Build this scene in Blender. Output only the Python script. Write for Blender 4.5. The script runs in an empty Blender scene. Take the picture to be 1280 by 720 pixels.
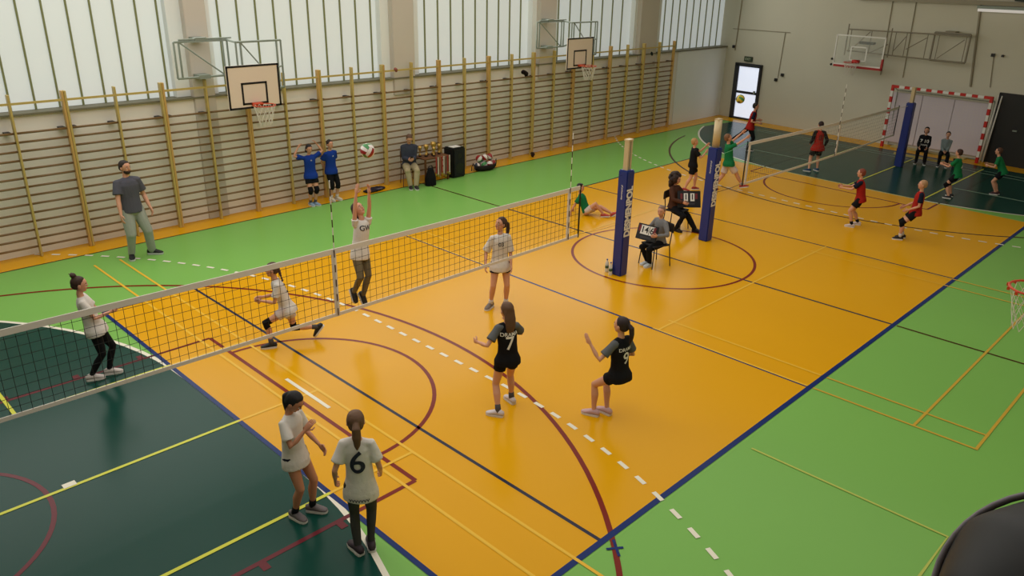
import bpy, bmesh, math, random
from mathutils import Vector, Matrix, Euler, noise
from mathutils.bvhtree import BVHTree
PI = math.pi
random.seed(7)
S = bpy.context.scene
C = S.collection

def lin(c):
    return tuple(((v/255)/12.92 if v/255 <= .04045 else ((v/255+.055)/1.055)**2.4) for v in c)

# ------------------------------------------------------------------ camera
CAM = Vector((-12.6316, -8.2087, 5.2186)); YAW, PITCH, ROLL, FPX = .7747, -.385, .0203, 983.4
_f = Vector((math.cos(YAW)*math.cos(PITCH), math.sin(YAW)*math.cos(PITCH), math.sin(PITCH)))
_r0 = _f.cross(Vector((0, 0, 1))).normalized(); _u0 = _r0.cross(_f)
_r = _r0*math.cos(ROLL)+_u0*math.sin(ROLL); _u = -_r0*math.sin(ROLL)+_u0*math.cos(ROLL)
cd = bpy.data.cameras.new('camera'); cd.sensor_width = 36; cd.lens = FPX/1280*36; cd.clip_start = .05
cam = bpy.data.objects.new('camera', cd); C.objects.link(cam)
cam.matrix_world = Matrix(((_r.x, _u.x, -_f.x, CAM.x), (_r.y, _u.y, -_f.y, CAM.y), (_r.z, _u.z, -_f.z, CAM.z), (0, 0, 0, 1)))
S.camera = cam

# ------------------------------------------------------------------ world, light, exposure
w = bpy.data.worlds.new('world'); S.world = w; w.use_nodes = True
w.node_tree.nodes['Background'].inputs[0].default_value = (.80, .88, 1, 1)
w.node_tree.nodes['Background'].inputs[1].default_value = .6
S.view_settings.view_transform = 'Standard'; S.view_settings.look = 'None'
S.view_settings.gamma = 1; S.view_settings.use_curve_mapping = False
S.view_settings.exposure = 0.0
def area(name, loc, rot, sx, sy, power, col):
    l = bpy.data.lights.new(name, 'AREA'); l.shape = 'RECTANGLE'; l.size = sx; l.size_y = sy; l.energy = power; l.color = col
    o = bpy.data.objects.new(name, l); C.objects.link(o); o.location = loc; o.rotation_euler = rot
    return o
WIN_EMIT = .42
area('daylight_left_windows', (0.5, 7.75, 5.0), (math.radians(-80), 0, 0), 27, 3.4, 430, (1, .98, .93))
for i, x in enumerate((-9, -3, 3, 9)):
    area('ceiling_light', (x, 0.3, 7.2), (0, 0, 0), 5.8, 14.5, (440, 270, 225, 15)[i], (1, .97, .93))

# ------------------------------------------------------------------ materials
MATS = {}
def mat(name, col, rough=.6, spec=.4, metal=0, var=0, vscale=4, bump=0, bscale=40, emit=0, ecol=None, trans=0, alpha=1, coat=0, sheen=0):
    if name in MATS: return MATS[name]
    m = bpy.data.materials.new(name); m.use_nodes = True; nt = m.node_tree; b = nt.nodes['Principled BSDF']
    c = lin(col)
    b.inputs['Base Color'].default_value = (*c, 1); b.inputs['Roughness'].default_value = rough
    b.inputs['Specular IOR Level'].default_value = spec; b.inputs['Metallic'].default_value = metal
    b.inputs['Coat Weight'].default_value = coat; b.inputs['Coat Roughness'].default_value = .12
    if trans: b.inputs['Transmission Weight'].default_value = trans
    if alpha < 1: b.inputs['Alpha'].default_value = alpha
    if emit:
        b.inputs['Emission Color'].default_value = (*(lin(ecol) if ecol else c), 1); b.inputs['Emission Strength'].default_value = emit
    tc = nt.nodes.new('ShaderNodeTexCoord')
    if var:
        n = nt.nodes.new('ShaderNodeTexNoise'); n.inputs['Scale'].default_value = vscale; n.inputs['Detail'].default_value = 3
        nt.links.new(tc.outputs['Object'], n.inputs['Vector'])
        mx = nt.nodes.new('ShaderNodeMix'); mx.data_type = 'RGBA'
        mx.inputs['A'].default_value = (*[max(0, v*(1-var)) for v in c], 1); mx.inputs['B'].default_value = (*[min(1, v*(1+var)) for v in c], 1)
        nt.links.new(n.outputs['Fac'], mx.inputs['Factor']); nt.links.new(mx.outputs['Result'], b.inputs['Base Color'])
    if bump:
        n = nt.nodes.new('ShaderNodeTexNoise'); n.inputs['Scale'].default_value = bscale; n.inputs['Detail'].default_value = 2
        nt.links.new(tc.outputs['Object'], n.inputs['Vector'])
        bp = nt.nodes.new('ShaderNodeBump'); bp.inputs['Strength'].default_value = bump; bp.inputs['Distance'].default_value = .01
        nt.links.new(n.outputs['Fac'], bp.inputs['Height']); nt.links.new(bp.outputs['Normal'], b.inputs['Normal'])
    MATS[name] = m; return m
def floor_mat(name, col, rough=.23, spec=.12):
    return mat(name, col, rough=rough, spec=spec, var=.06, vscale=.35, bump=.04, bscale=1.3)
def cloth(name, col): return mat(name, col, rough=.9, spec=.15, var=.10, vscale=9, bump=.5, bscale=22)
ORANGE = floor_mat('orange_floor', (216, 156, 4)); GREEN = floor_mat('green_floor', (120, 174, 84)); DGREEN = floor_mat('dark_green_floor', (16, 62, 53), .22)
L_BLUE = floor_mat('blue_line', (14, 40, 100)); L_NAVY = floor_mat('navy_line', (44, 44, 62)); L_BROWN = floor_mat('brown_line', (118, 30, 16)); L_DARK = floor_mat('dark_brown_line', (70, 44, 20))
L_YEL = floor_mat('yellow_line', (205, 205, 70)); L_PALE = floor_mat('pale_yellow_line', (226, 178, 56)); L_WHITE = floor_mat('white_line', (228, 222, 205)); L_RED = floor_mat('red_line', (100, 34, 42))
L_FAINT = floor_mat('faint_line', (178, 186, 88)); L_DIM = floor_mat('dim_line', (40, 52, 44)); L_OCH = floor_mat('ochre_line', (196, 160, 60)); L_GREY = floor_mat('grey_line', (150, 178, 158))
WALL = mat('left_wall_plaster', (240, 234, 226), rough=.85, spec=.2, var=.06, vscale=1.2, bump=.15, bscale=12)
WALLW = mat('white_wall_plaster', (238, 242, 242), rough=.8, spec=.2, var=.04, vscale=.8)
WALLE = mat('end_wall_plaster', (200, 196, 178), rough=.8, spec=.2, var=.05, vscale=.7)
PIL = mat('column_paint', (206, 198, 188), rough=.8, spec=.2, var=.04, vscale=2)
WOOD = mat('pale_varnished_wood', (188, 164, 94), rough=.4, spec=.5, var=.12, vscale=6)
WOOD2 = mat('orange_varnished_wood', (196, 156, 90), rough=.4, spec=.5, var=.12, vscale=6)
RUNG = mat('brown_rung_wood', (122, 94, 60), rough=.45, spec=.4, var=.15, vscale=5)
STEEL = mat('grey_painted_steel', (132, 142, 132), rough=.5, spec=.5, metal=.2)
BLACK = mat('black_plastic', (16, 16, 18), rough=.5); DARK = mat('dark_metal', (40, 38, 38), rough=.45, metal=.3)
WHITE = mat('white_paint', (225, 222, 215), rough=.5); BOARD = mat('white_board', (226, 208, 190), rough=.45)
REDP = mat('red_paint', (190, 36, 26), rough=.45); ORIM = mat('orange_rim_paint', (196, 66, 28), rough=.45)
CORD = mat('white_net_cord', (214, 208, 196), rough=.8); NETB = mat('black_net_cord', (22, 24, 20), rough=.8); TAPE = mat('net_canvas_tape', (216, 208, 198), rough=.8, var=.05)
PADB = mat('blue_vinyl_pad', (20, 42, 118), rough=.35, spec=.5, var=.05); POLE = mat('cream_pole_paint', (196, 176, 138), rough=.35, metal=.1)
BEIGE = mat('beige_steel', (146, 138, 116), rough=.5)
def glass_mat():
    m = mat('clear_acrylic', (215, 220, 212), rough=.08, spec=.5, alpha=.16); return m

# ------------------------------------------------------------------ mesh helpers
def to_mesh(bm, name, m, smooth=False):
    me = bpy.data.meshes.new(name); bm.normal_update(); bm.to_mesh(me); bm.free()
    if m: me.materials.append(m)
    if smooth:
        for p in me.polygons: p.use_smooth = True
    return me
def obj(name, me, parent=None, loc=None):
    o = bpy.data.objects.new(name, me); C.objects.link(o)
    if parent: o.parent = parent
    if loc is not None: o.location = loc
    return o
def tag(o, label=None, cat=None, group=None, kind=None):
    if label: o['label'] = label
    if cat: o['category'] = cat
    if group: o['group'] = group
    if kind: o['kind'] = kind
    return o
def thing(name, label, cat, loc=(0, 0, 0), rz=0, group=None):
    o = bpy.data.objects.new(name, None); C.objects.link(o); o.location = loc; o.rotation_euler = (0, 0, rz); o.empty_display_size = .1
    return tag(o, label, cat, group)
def box(bm, x0, x1, y0, y1, z0, z1, M=None):
    v = [Vector((x, y, z)) for x in (x0, x1) for y in (y0, y1) for z in (z0, z1)]
    if M: v = [M @ p for p in v]
    v = [bm.verts.new(p) for p in v]
    for f in ((0, 1, 3, 2), (4, 6, 7, 5), (0, 4, 5, 1), (2, 3, 7, 6), (0, 2, 6, 4), (1, 5, 7, 3)): bm.faces.new([v[i] for i in f])
def boxo(name, x0, x1, y0, y1, z0, z1, m, parent=None, bev=0):
    bm = bmesh.new(); box(bm, x0, x1, y0, y1, z0, z1)
    if bev: bmesh.ops.bevel(bm, geom=list(bm.edges), offset=bev, segments=2, affect='EDGES')
    return obj(name, to_mesh(bm, name, m), parent)
def frame_for(d, ref):
    d = d.normalized(); s = d.cross(ref)
    if s.length < 1e-4: s = d.cross(Vector((1, 0, 0))) if abs(d.x) < .9 else d.cross(Vector((0, 1, 0)))
    s.normalize(); return s, s.cross(d)   # side, up
def tube(bm, pts, rad, n=10, ref=Vector((0, 0, 1)), cap=True, rot=0):
    """rad: list of r or (rside, rup)"""
    pts = [Vector(p) for p in pts]; rings = []
    s = None
    for i, p in enumerate(pts):
        a = pts[max(0, i-1)]; b = pts[min(len(pts)-1, i+1)]; dd_ = (b-a).normalized()
        if s is None: s, u = frame_for(dd_, ref)
        else:
            s = (s-dd_*s.dot(dd_)).normalized(); u = s.cross(dd_)
        r = rad[i] if isinstance(rad, (list, tuple)) else rad
        rs, ru = (r if isinstance(r, (list, tuple)) else (r, r))
        rings.append([bm.verts.new(p+s*(rs*math.cos(rot+2*PI*k/n))+u*(ru*math.sin(rot+2*PI*k/n))) for k in range(n)])
    for A, B in zip(rings, rings[1:]):
        for k in range(n): bm.faces.new((A[k], A[(k+1) % n], B[(k+1) % n], B[k]))
    if cap: bm.faces.new(rings[0][::-1]); bm.faces.new(rings[-1])
def limb(bm, pts, rad, n=12, ref=Vector((0, 0, 1))):
    """tube with rounded ends"""
    pts = [Vector(p) for p in pts]; rad = [r if isinstance(r, (list, tuple)) else (r, r) for r in rad]
    d0 = (pts[0]-pts[1]).normalized(); d1 = (pts[-1]-pts[-2]).normalized()
    r0 = min(rad[0]); r1 = min(rad[-1])
    P = [pts[0]+d0*r0*.95, pts[0]+d0*r0*.6]+pts+[pts[-1]+d1*r1*.6, pts[-1]+d1*r1*.95]
    R = [tuple(.3*v for v in rad[0]), tuple(.8*v for v in rad[0])]+rad+[tuple(.8*v for v in rad[-1]), tuple(.3*v for v in rad[-1])]
    tube(bm, P, R, n, ref)
def ball(bm, c, r, M=None, u=12, v=8):
    r = r if isinstance(r, (tuple, list, Vector)) else (r, r, r)
    T = Matrix.Translation(Vector(c)) @ (M.to_4x4() if M else Matrix.Identity(4)) @ Matrix.Diagonal((*r, 1))
    bmesh.ops.create_uvsphere(bm, u_segments=u, v_segments=v, radius=1, matrix=T)
def remesh(bm, voxel, smooth=4, disp=0, dscale=9):
    me = bpy.data.meshes.new('t'); bm.normal_update(); bm.to_mesh(me); bm.free()
    o = bpy.data.objects.new('t', me); C.objects.link(o)
    r = o.modifiers.new('r', 'REMESH'); r.mode = 'VOXEL'; r.voxel_size = voxel; r.use_smooth_shade = True
    if smooth: s = o.modifiers.new('s', 'SMOOTH'); s.factor = .5; s.iterations = smooth
    dg = bpy.context.evaluated_depsgraph_get(); ev = o.evaluated_get(dg)
    out = bpy.data.meshes.new_from_object(ev, depsgraph=dg)
    bpy.data.objects.remove(o); bpy.data.meshes.remove(me)
    if disp:
        ns = [v.normal.copy() for v in out.vertices]
        for v, n_ in zip(out.vertices, ns):
            p = v.co*dscale
            v.co += n_*(disp*(noise.noise(Vector((p.x, p.y, p.z*.45)))))
    for p in out.polygons: p.use_smooth = True
    return out
def text_mesh(txt, size, m, extrude=.002, bold=0, font_space=1.0):
    cu = bpy.data.curves.new('t', 'FONT'); cu.body = txt; cu.size = size; cu.extrude = extrude; cu.align_x = 'CENTER'; cu.align_y = 'CENTER'; cu.offset = bold; cu.space_character = font_space
    o = bpy.data.objects.new('t', cu); C.objects.link(o); dg = bpy.context.evaluated_depsgraph_get()
    me = bpy.data.meshes.new_from_object(o.evaluated_get(dg), depsgraph=dg); bpy.data.objects.remove(o); me.materials.clear(); me.materials.append(m)
    return me

# ================================================================== STRUCTURE
floor = boxo('floor', -17, 16.5, -8.3, 8.6, -.2, 0, GREEN); tag(floor, kind='structure')
def warp(x, y): return (x*(.945+.007*y) if x > 3.2 else x, y)
def flat(name, pts, z, m, th=.0004):
    bm = bmesh.new(); vs = [bm.verts.new((x, y, z)) for x, y in pts]; f = bm.faces.new(vs); bm.normal_update()
    if f.normal.z < 0: bmesh.ops.reverse_faces(bm, faces=[f])
    return obj(name, to_mesh(bm, name, m), floor)
def strip(name, pts, wd, z, m):
    NS[0] += 1; z = z+.00005*(NS[0] % 23)
    bm = bmesh.new(); L = []; R = []
    for i, p in enumerate(pts):
        a = Vector(pts[max(0, i-1)]); b = Vector(pts[min(len(pts)-1, i+1)]); d = (b-a).normalized(); n = Vector((-d.y, d.x))*wd/2
        L.append(bm.verts.new((p[0]+n.x, p[1]+n.y, z))); R.append(bm.verts.new((p[0]-n.x, p[1]-n.y, z)))
    for i in range(len(pts)-1): bm.faces.new((R[i], R[i+1], L[i+1], L[i]))
    return obj(name, to_mesh(bm, name, m), floor)
def arc(cx, cy, r, a0, a1, n=48): return [(cx+r*math.cos(math.radians(a0+(a1-a0)*i/n)), cy+r*math.sin(math.radians(a0+(a1-a0)*i/n))) for i in range(n+1)]
def W(pts): return [warp(*p) for p in pts]
Z1, Z2, Z3, Z4, Z5 = .0010, .0022, .0032, .0046, .0060
NS = [0]
# zones
flat('playing_area', [(-9, -4.5), (9*.9135, -4.5), (9*.9765, 4.5), (-9, 4.5)], Z2, ORANGE)
flat('border_strip', [(-17, 7.5), (16.5, 7.5), (16.5, 8.6), (-17, 8.6)], Z1, ORANGE)
flat('border_strip', [(14.05-.75, -8.3), (16.5, -8.3), (16.5, 7.5), (14.05+.7, 7.5)], Z1, ORANGE)
flat('border_strip', [(-17, -8.3), (13.3, -8.3), (13.3, -7.62), (-17, -7.62)], Z1, ORANGE)
six = arc(-15, 1.5, 6, 90, 0, 24)+arc(-15, -1.5, 6, 0, -90, 24)
sixf = [(-x, y) for x, y in six]
flat('goal_area', [(-15.6, 7.5)]+six+[(-15.6, -7.5)], Z1+.0004, DGREEN)
def wallx(y): return 14.85+.1*y
e = [(min(warp(x, y)[0], 14.05+.09*y), y) for x, y in sixf if abs(y) < 7.2]
flat('goal_area', [(14.05+.09*7.0, 7.0)]+e+[(14.05-.09*7.0, -7.0)], Z1+.0004, DGREEN)
strip('goal_area_line', six, .06, Z3, L_WHITE); strip('goal_area_line', e, .06, Z3, L_WHITE)
# boundary lines
strip('side_line', [(-9, -4.5), (8.25, -4.5)], .07, Z4, L_BLUE)
strip('side_line', [(-9, 4.5), (8.75, 4.5)], .045, Z4, L_NAVY)
strip('end_line', [(-9, -4.5), (-9, 4.5)], .06, Z4, L_BLUE)
strip('end_line', W([(9, -4.5), (9, 4.5)]), .04, Z4, L_FAINT)
for x, m_ in ((-7.5, L_NAVY), (-3, L_BLUE), (3, L_NAVY)): strip('court_line', [(x, -4.5), (x, 4.5)], .045, Z3, m_)
strip('centre_line', [(0, -4.5), (0, 4.5)], .05, Z3, L_NAVY)
strip('centre_line', [(0, -7.5), (0, -4.55)], .045, Z3, L_DARK); strip('centre_line', [(0, 4.55), (0, 7.5)], .045, Z3, L_DARK)
strip('border_line', [(-17, 7.5), (14.75, 7.5)], .035, Z3, L_DARK)
strip('border_line', [(13.3, -7.5), (14.75, 7.5)], .03, Z3, L_DARK)
strip('centre_circle', arc(0, 0, 1.78, 0, 360, 96), .055, Z3, L_BROWN)
for s in (-1, 1):
    wp = (lambda q: q) if s < 0 else W
    cx = 12.425*s
    th = math.degrees(math.acos(1.575/6.8)) if False else 78
    a = arc(cx, 0, 6.78, -th, th, 72) if s < 0 else arc(cx, 0, 6.78, 180-th, 180+th, 72)
    strip('three_point_line', wp(a), .06, Z3, L_BROWN if s < 0 else L_DARK)
    for y in ((-6.62, 6.62) if s < 0 else ()): strip('three_point_line', wp([(cx+s*-.0-s*math.cos(math.radians(th))*6.78, y), (13.9*s, y)]), .05, Z3, L_RED if s < 0 else L_DARK)
    c0 = 8.2*s
    strip('free_throw_line', wp([(c0, -2.45), (c0, 2.45)]), .055, Z3, L_BROWN)
    for y in (-2.45, 2.45):
        strip('lane_line', wp([(c0, y), (8.97*s, y)]), .055, Z3, L_BROWN); strip('lane_line', wp([(9.0*s, y), (13.9*s, y)]), .055, Z3, L_RED if s < 0 else L_DIM)
        for k in range(3 if s < 0 else 0): strip('lane_mark', wp([(s*(9.2+.85*k), y), (s*(9.2+.85*k), y+.13*(1 if y > 0 else -1))]), .08, Z4, L_RED)
    a = arc(c0, 0, 1.78, -90, 90, 40) if s < 0 else arc(c0, 0, 1.78, 90, 270, 40)
    strip('free_throw_circle', wp(a), .055, Z3, L_BROWN)
    if s < 0: strip('no_charge_line', wp(arc(cx, 0, 1.28, -90, 90, 32)), .05, Z3, L_RED)
    if s < 0: strip('penalty_mark', wp([(8.03*s, -.5), (8.03*s, .55)]), .05, Z5, L_WHITE)
    # dashed nine metre line
    P = []
    r9 = 9.0; L_arc = math.radians(62)*r9; st = .3
    tot = 3+2*L_arc
    q = 0
    while q < tot:
        def pt(t):
            if t < L_arc: a_ = (L_arc-t)/r9; return (-15+r9*math.cos(a_), 1.5+r9*math.sin(a_))
            if t < L_arc+3: return (-6, 1.5-(t-L_arc))
            a_ = (t-L_arc-3)/r9; return (-15+r9*math.cos(a_), -1.5-r9*math.sin(a_))
        a_, b_ = pt(q), pt(q+.16)
        if s > 0: a_, b_ = warp(-a_[0], a_[1]), warp(-b_[0], b_[1])
        strip('dashed_line', [a_, b_], .055, Z5, L_WHITE)
        q += .32
# yellow badminton lines
for y in (-2, 0, 2):
    strip('yellow_line', [(-14.5, y), (-9, y)], .045, Z5, L_YEL); strip('yellow_line', [(-9, y), (-7.87, y)], .04, Z5, L_PALE)
strip('yellow_line', [(-10.92, 2), (-10.92, 6.6)], .045, Z5, L_YEL); strip('yellow_line', [(-10.92, -2), (-10.92, -6.6)], .045, Z5, L_YEL)
for x in (-8.34, -7.88): strip('yellow_line', [(x, -6.8), (x, 6.8)], .038, Z5, L_PALE)
for x in (-2.98, -2.55): strip('yellow_line', [(x, -6.6), (x, -4.54)], .035, Z5, L_OCH); strip('yellow_line', [(x, -4.46), (x, -1.9)], .035, Z5, L_PALE); strip('yellow_line', [(x, 1.9), (x, 4.5)], .035, Z5, L_PALE)
for y in (-6.58, -5.86, -2, 2): strip('yellow_line', [(-2.98, y), (3.0, y)], .035, Z5, L_PALE if abs(y) < 3 else L_OCH)
for x in (2.95, 2.5): strip('yellow_line', [(x, -6.6), (x, -1.9)], .03, Z5, L_PALE)
strip('faint_line', [(-4.93, -4.7), (-4.93, -6.88), (-5.9, -6.88)], .03, Z5, L_FAINT)
for y in (-2.04, -.12, 1.82): strip('yellow_line', [(8.45 if y < 0 else 8.6, y), (13.6+.05*y, y)], .045, Z5, L_YEL)
strip('pale_line', [(10.28, -3.95), (10.36, -2.2)], .05, Z5, L_GREY); strip('pale_line', [(10.52, 1.9), (10.68, 4.3)], .05, Z5, L_GREY)
strip('pale_line', [(12.75, -3.3), (13.75, 5.6)], .04, Z5, L_GREY); strip('pale_line', [(13.1, -3.3), (14.0, 5.6)], .04, Z5, L_GREY)
boxo('tape_mark', -10.99, -10.86, .0, .09, Z5+.0015, Z5+.003, L_WHITE, floor)
strip('tape_mark', [(-7.40, -4.56), (-7.55, -4.75)], .03, Z5+.001, L_BLUE); strip('tape_mark', [(-7.56, -4.60), (-7.42, -4.70)], .03, Z5+.001, L_BLUE)
# walls
def struct(o): return tag(o, kind='structure')
struct(boxo('wall_left', -17, 16.5, 8.2, 8.6, -.2, 2.6, WALL))
bm = bmesh.new(); box(bm, 12.4, 16.5, 8.17, 8.19, 0, 2.58); struct(obj('wall_left_white_section', to_mesh(bm, 'w', WALLW)))
struct(boxo('wall_left_header', -17, 16.5, 8.2, 8.6, 6.9, 7.6, WALLW))
struct(boxo('trim_1', -17, 16.3, 8.12, 8.6, 2.6, 2.635, mat('sill_paint', (120, 116, 96), rough=.6)))
struct(boxo('ceiling', -17, 17, -11.5, 9, 7.6, 7.8, mat('ceiling_white', (200, 198, 188), rough=.9)))
struct(boxo('wall_rear', -17.3, -17, -11.5, 9, -.2, 7.6, WALLE))
struct(boxo('wall_right', -17, 16.5, -8.3, -8.22, -.2, 3.6, WALLE))
struct(boxo('wall_right_upper', -17, 16.5, -11.6, -11.4, 3.4, 7.6, WALLE))
struct(boxo('floor_gallery', -17, 16.5, -11.4, -8.22, 3.4, 3.6, mat('gallery_floor', (90, 90, 90), rough=.7)))
EW = thing('end_wall_frame', None, None) if False else None
ang_w = math.atan(-.1)     # the end wall's plane runs x = 14.85 + .1 y
ME = Matrix.Translation((14.85, 0, 0)) @ Matrix.Rotation(ang_w, 4, 'Z')   # local: x out of hall, y along wall, z up
def on_end(o): o.matrix_world = ME @ o.matrix_basis; return o
we = boxo('wall_end', 0, .3, -9.5, 8.6, -.2, 7.6, WALLE); on_end(struct(we))
# windows : five bays of translucent panels with mullions, columns between
POLY = mat('translucent_polycarbonate', (205, 208, 200), rough=.6, spec=.3, var=.03, vscale=1.5, emit=WIN_EMIT, ecol=(205, 214, 216))
SEAM = mat('green_grey_mullion', (128, 132, 88), rough=.6)
bays = [(-16.6, -5.44, .4145), (-4.59-.43, -.28, .4300), (.53, 4.97, .4490), (6.14-.5, 9.83, .4990), (11.75, 16.2, .46)]
for bi, (x0, x1, st) in enumerate(bays):
    wd = tag(bpy.data.objects.new('window_%d' % (bi+1), None), kind='structure'); C.objects.link(wd); wd.location = (x0, 8.5, 2.64)
    n = round((x1-x0)/st); st = (x1-x0)/n
    bmp = bmesh.new(); box(bmp, .012, st-.012, -.02, .02, 0, 4.3); mp = to_mesh(bmp, 'panel', POLY)
    bmq = bmesh.new(); box(bmq, -.016, .016, -.05, .03, 0, 4.3); mq = to_mesh(bmq, 'mullion', SEAM)
    for k in range(-1 if bi else 0, n+2):
        if k <= n and x0+k*st+st < 16.3: obj('panel', mp, wd, (k*st, 0, 0))
        obj('mullion', mq, wd, (k*st, 0, 0))
for i, (x0, x1) in enumerate(((-5.46, -5.0), (-.30, .37), (5.03, 5.72), (9.94, 10.95))):
    c = boxo('trim_%d' % (i+2), x0, x1, 8.14, 8.56, 2.2 if i else .0, 7.6, PIL, None, .01); struct(c)
    # wider pale reveal beside the column
for i, (x0, x1) in enumerate(((-5.75, -4.85), (-.55, .62), (4.85, 5.95), (9.8, 11.3))):
    struct(boxo('trim_%d' % (i+6), x0, x1, 8.30, 8.58, 2.64, 7.6, WALLW))

# dark ceiling beam and light strip at the top of the end wall
o = boxo('trim_11', -.18, -.0, -9, 3.2, 4.50, 4.62, BEIGE); on_end(struct(o))
o = boxo('trim_12', -.3, -.02, -9.0, -1.6, 4.64, 4.95, mat('dark_green_steel', (34, 44, 34), rough=.6)); on_end(struct(o))
lt = thing('ceiling_light', 'long pale light strip under the dark beam, top right corner', 'light'); lt.matrix_world = ME @ Matrix.Translation((-.15, -.6, 4.38))
boxo('lamp_housing', -.06, .06, -8, 0, .02, .10, STEEL, lt); boxo('diffuser', -.05, .05, -8, -.03, -.06, .02, mat('pale_tube', (210, 205, 200), emit=.45), lt)

# glazed door in the far left corner of the end wall
dr = bpy.data.objects.new('door_1', None); C.objects.link(dr); tag(dr, kind='structure'); dr.matrix_world = ME @ Matrix.Translation((-.06, 7.05, 0))
DF = mat('dark_door_frame', (44, 46, 52), rough=.5); GL = mat('bright_frosted_pane', (225, 232, 250), rough=.3, emit=.72)
for n_, a in (('door_jamb', (-.05, .06, .42, .60, 0, 2.05)), ('door_jamb', (-.05, .06, -.56, -.48, 0, 2.05)), ('door_head', (-.05, .06, -.56, .60, 1.96, 2.08)), ('door_rail', (-.03, .04, -.48, .42, .97, 1.06)), ('door_sill', (-.05, .06, -.56, .6, 0, .07))): boxo(n_, *a, DF, dr)
boxo('pane', 0, .02, -.48, .42, .07, .97, GL, dr); boxo('pane', 0, .02, -.48, .42, 1.06, 1.96, GL, dr)
boxo('door_handle', -.10, -.05, -.44, -.38, 1.0, 1.12, STEEL, dr)
dd = bpy.data.objects.new('door_2', None); C.objects.link(dd); tag(dd, kind='structure'); dd.matrix_world = ME @ Matrix.Translation((-.05, -3.15, 0))
DK = mat('dark_door_leaf', (26, 26, 24), rough=.5)
boxo('door_leaf', -.02, .04, .02, 1.35, 0, 2.02, DK, dd); boxo('door_leaf', -.02, .04, -1.35, -.02, 0, 2.02, DK, dd); boxo('door_frame', -.04, .05, 1.35, 1.42, 0, 2.08, DARK, dd)
boxo('door_frame', -.04, .05, -1.42, -1.35, 0, 2.08, DARK, dd); boxo('door_frame', -.04, .05, -1.42, 1.42, 2.02, 2.09, DARK, dd)
boxo('door_handle', -.08, -.02, .70, .82, 1.03, 1.07, STEEL, dd); boxo('door_badge', -.03, -.02, .42, .56, 1.70, 1.84, DARK, dd)
# exit sign
sg = thing('exit_sign', 'small dark green emergency exit sign above the glazed door', 'sign'); sg.matrix_world = ME @ Matrix.Translation((-.04, 7.14, 2.24))
boxo('sign_box', -.03, .03, -.17, .17, -.09, .09, mat('sign_green', (52, 66, 50), rough=.5), sg)
me = text_mesh('EXIT', .12, mat('sign_pale', (150, 165, 140)), .001, .003); t = obj('lettering', me, sg, (-.034, 0, 0)); t.rotation_euler = (PI/2, 0, -PI/2)
# conduit pipes and boxes on the end wall
def pipe_thing(name, label, cat, segs, r=.012, m=BEIGE, boxes=()):
    t = thing(name, label, cat); t.matrix_world = ME.copy()
    bm = bmesh.new()
    for a, b in segs: tube(bm, [(-.02, a[0], a[1]), (-.02, b[0], b[1])], r, 6, Vector((1, 0, 0)))
    obj('pipe', to_mesh(bm, 'pipe', m), t)
    for (y, z, s_) in boxes: boxo('junction_box', -.07, 0, y-s_, y+s_, z-s_, z+s_, DARK, t)
pipe_thing('conduit', 'thin wall conduit running right then down to two switch boxes', 'conduit', [((8.0, 3.28), (5.55, 3.30)), ((5.75, 3.30), (5.80, 1.70))], boxes=((5.86, 1.62, .05), (5.62, 1.82, .05)))
pipe_thing('conduit', 'thin vertical conduit with small box above the dark door', 'conduit', [((-1.30, 3.1), (-1.40, 2.2))], boxes=((-1.28, 3.12, .045), (-1.55, 3.12, .03)))
pipe_thing('drain_pipe', 'vertical grey pipe on end wall right of folded frame', 'pipe', [((-.62, 4.5), (-.85, 2.15))], r=.035, m=mat('pipe_grey', (142, 134, 114), rough=.6))
pipe_thing('cable', 'pair of thin hanging cables on end wall behind glass backboard', 'cable', [((2.05, 4.5), (2.0, 2.2)), ((1.30, 4.5), (1.25, 2.2))], r=.014, m=mat('cable_grey', (152, 144, 122), rough=.6))
pipe_thing('cable', 'thin wall cable in the far left corner beside the windows', 'cable', [((7.75, 4.6), (7.8, 2.5))], r=.018, boxes=((7.86, 2.64, .05),))

# ================================================================== WALL BARS
Xs = -9.77
lab = ['wooden wall bars at the left edge of the picture', 'wooden wall bars directly behind the man in grey', 'wooden wall bars below the nearer white backboard',
       'wooden wall bars behind the two children in blue', 'wooden wall bars behind the ball in the air', 'wooden wall bars behind the seated adult in a dark jacket',
       'wooden wall bars behind the bag of balls', 'wooden wall bars with a dark bundle on them', 'wooden wall bars below left of the farther backboard',
       'wooden wall bars below right of the farther backboard', 'wooden wall bars, second from the far end', 'wooden wall bars at the far end of the row']
bmu = bmesh.new(); box(bmu, -.020, .020, -.055, .055, 0, 3.0); bmesh.ops.bevel(bmu, geom=list(bmu.edges), offset=.006, segments=1, affect='EDGES'); m_end = to_mesh(bmu, 'upright', WOOD2)
bmu = bmesh.new(); box(bmu, -.018, .018, -.055, .055, 0, 3.0); bmesh.ops.bevel(bmu, geom=list(bmu.edges), offset=.006, segments=1, affect='EDGES'); m_mid = to_mesh(bmu, 'upright', WOOD)
m_end2 = m_end.copy(); m_end2.materials[0] = WOOD
bmr = bmesh.new(); tube(bmr, [(.02, 0, 0), (.88, 0, 0)], [(.015, .021)]*2, 8); m_rung = to_mesh(bmr, 'rung', RUNG, True)
bmr = bmesh.new(); box(bmr, 0, 1.8, -.014, .014, -.02, .02); m_rail = to_mesh(bmr, 'top_rail', WOOD)
bmr = bmesh.new(); box(bmr, -.05, .05, 0, .16, -.015, .015); m_br = to_mesh(bmr, 'wall_bracket', DARK)
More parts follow.
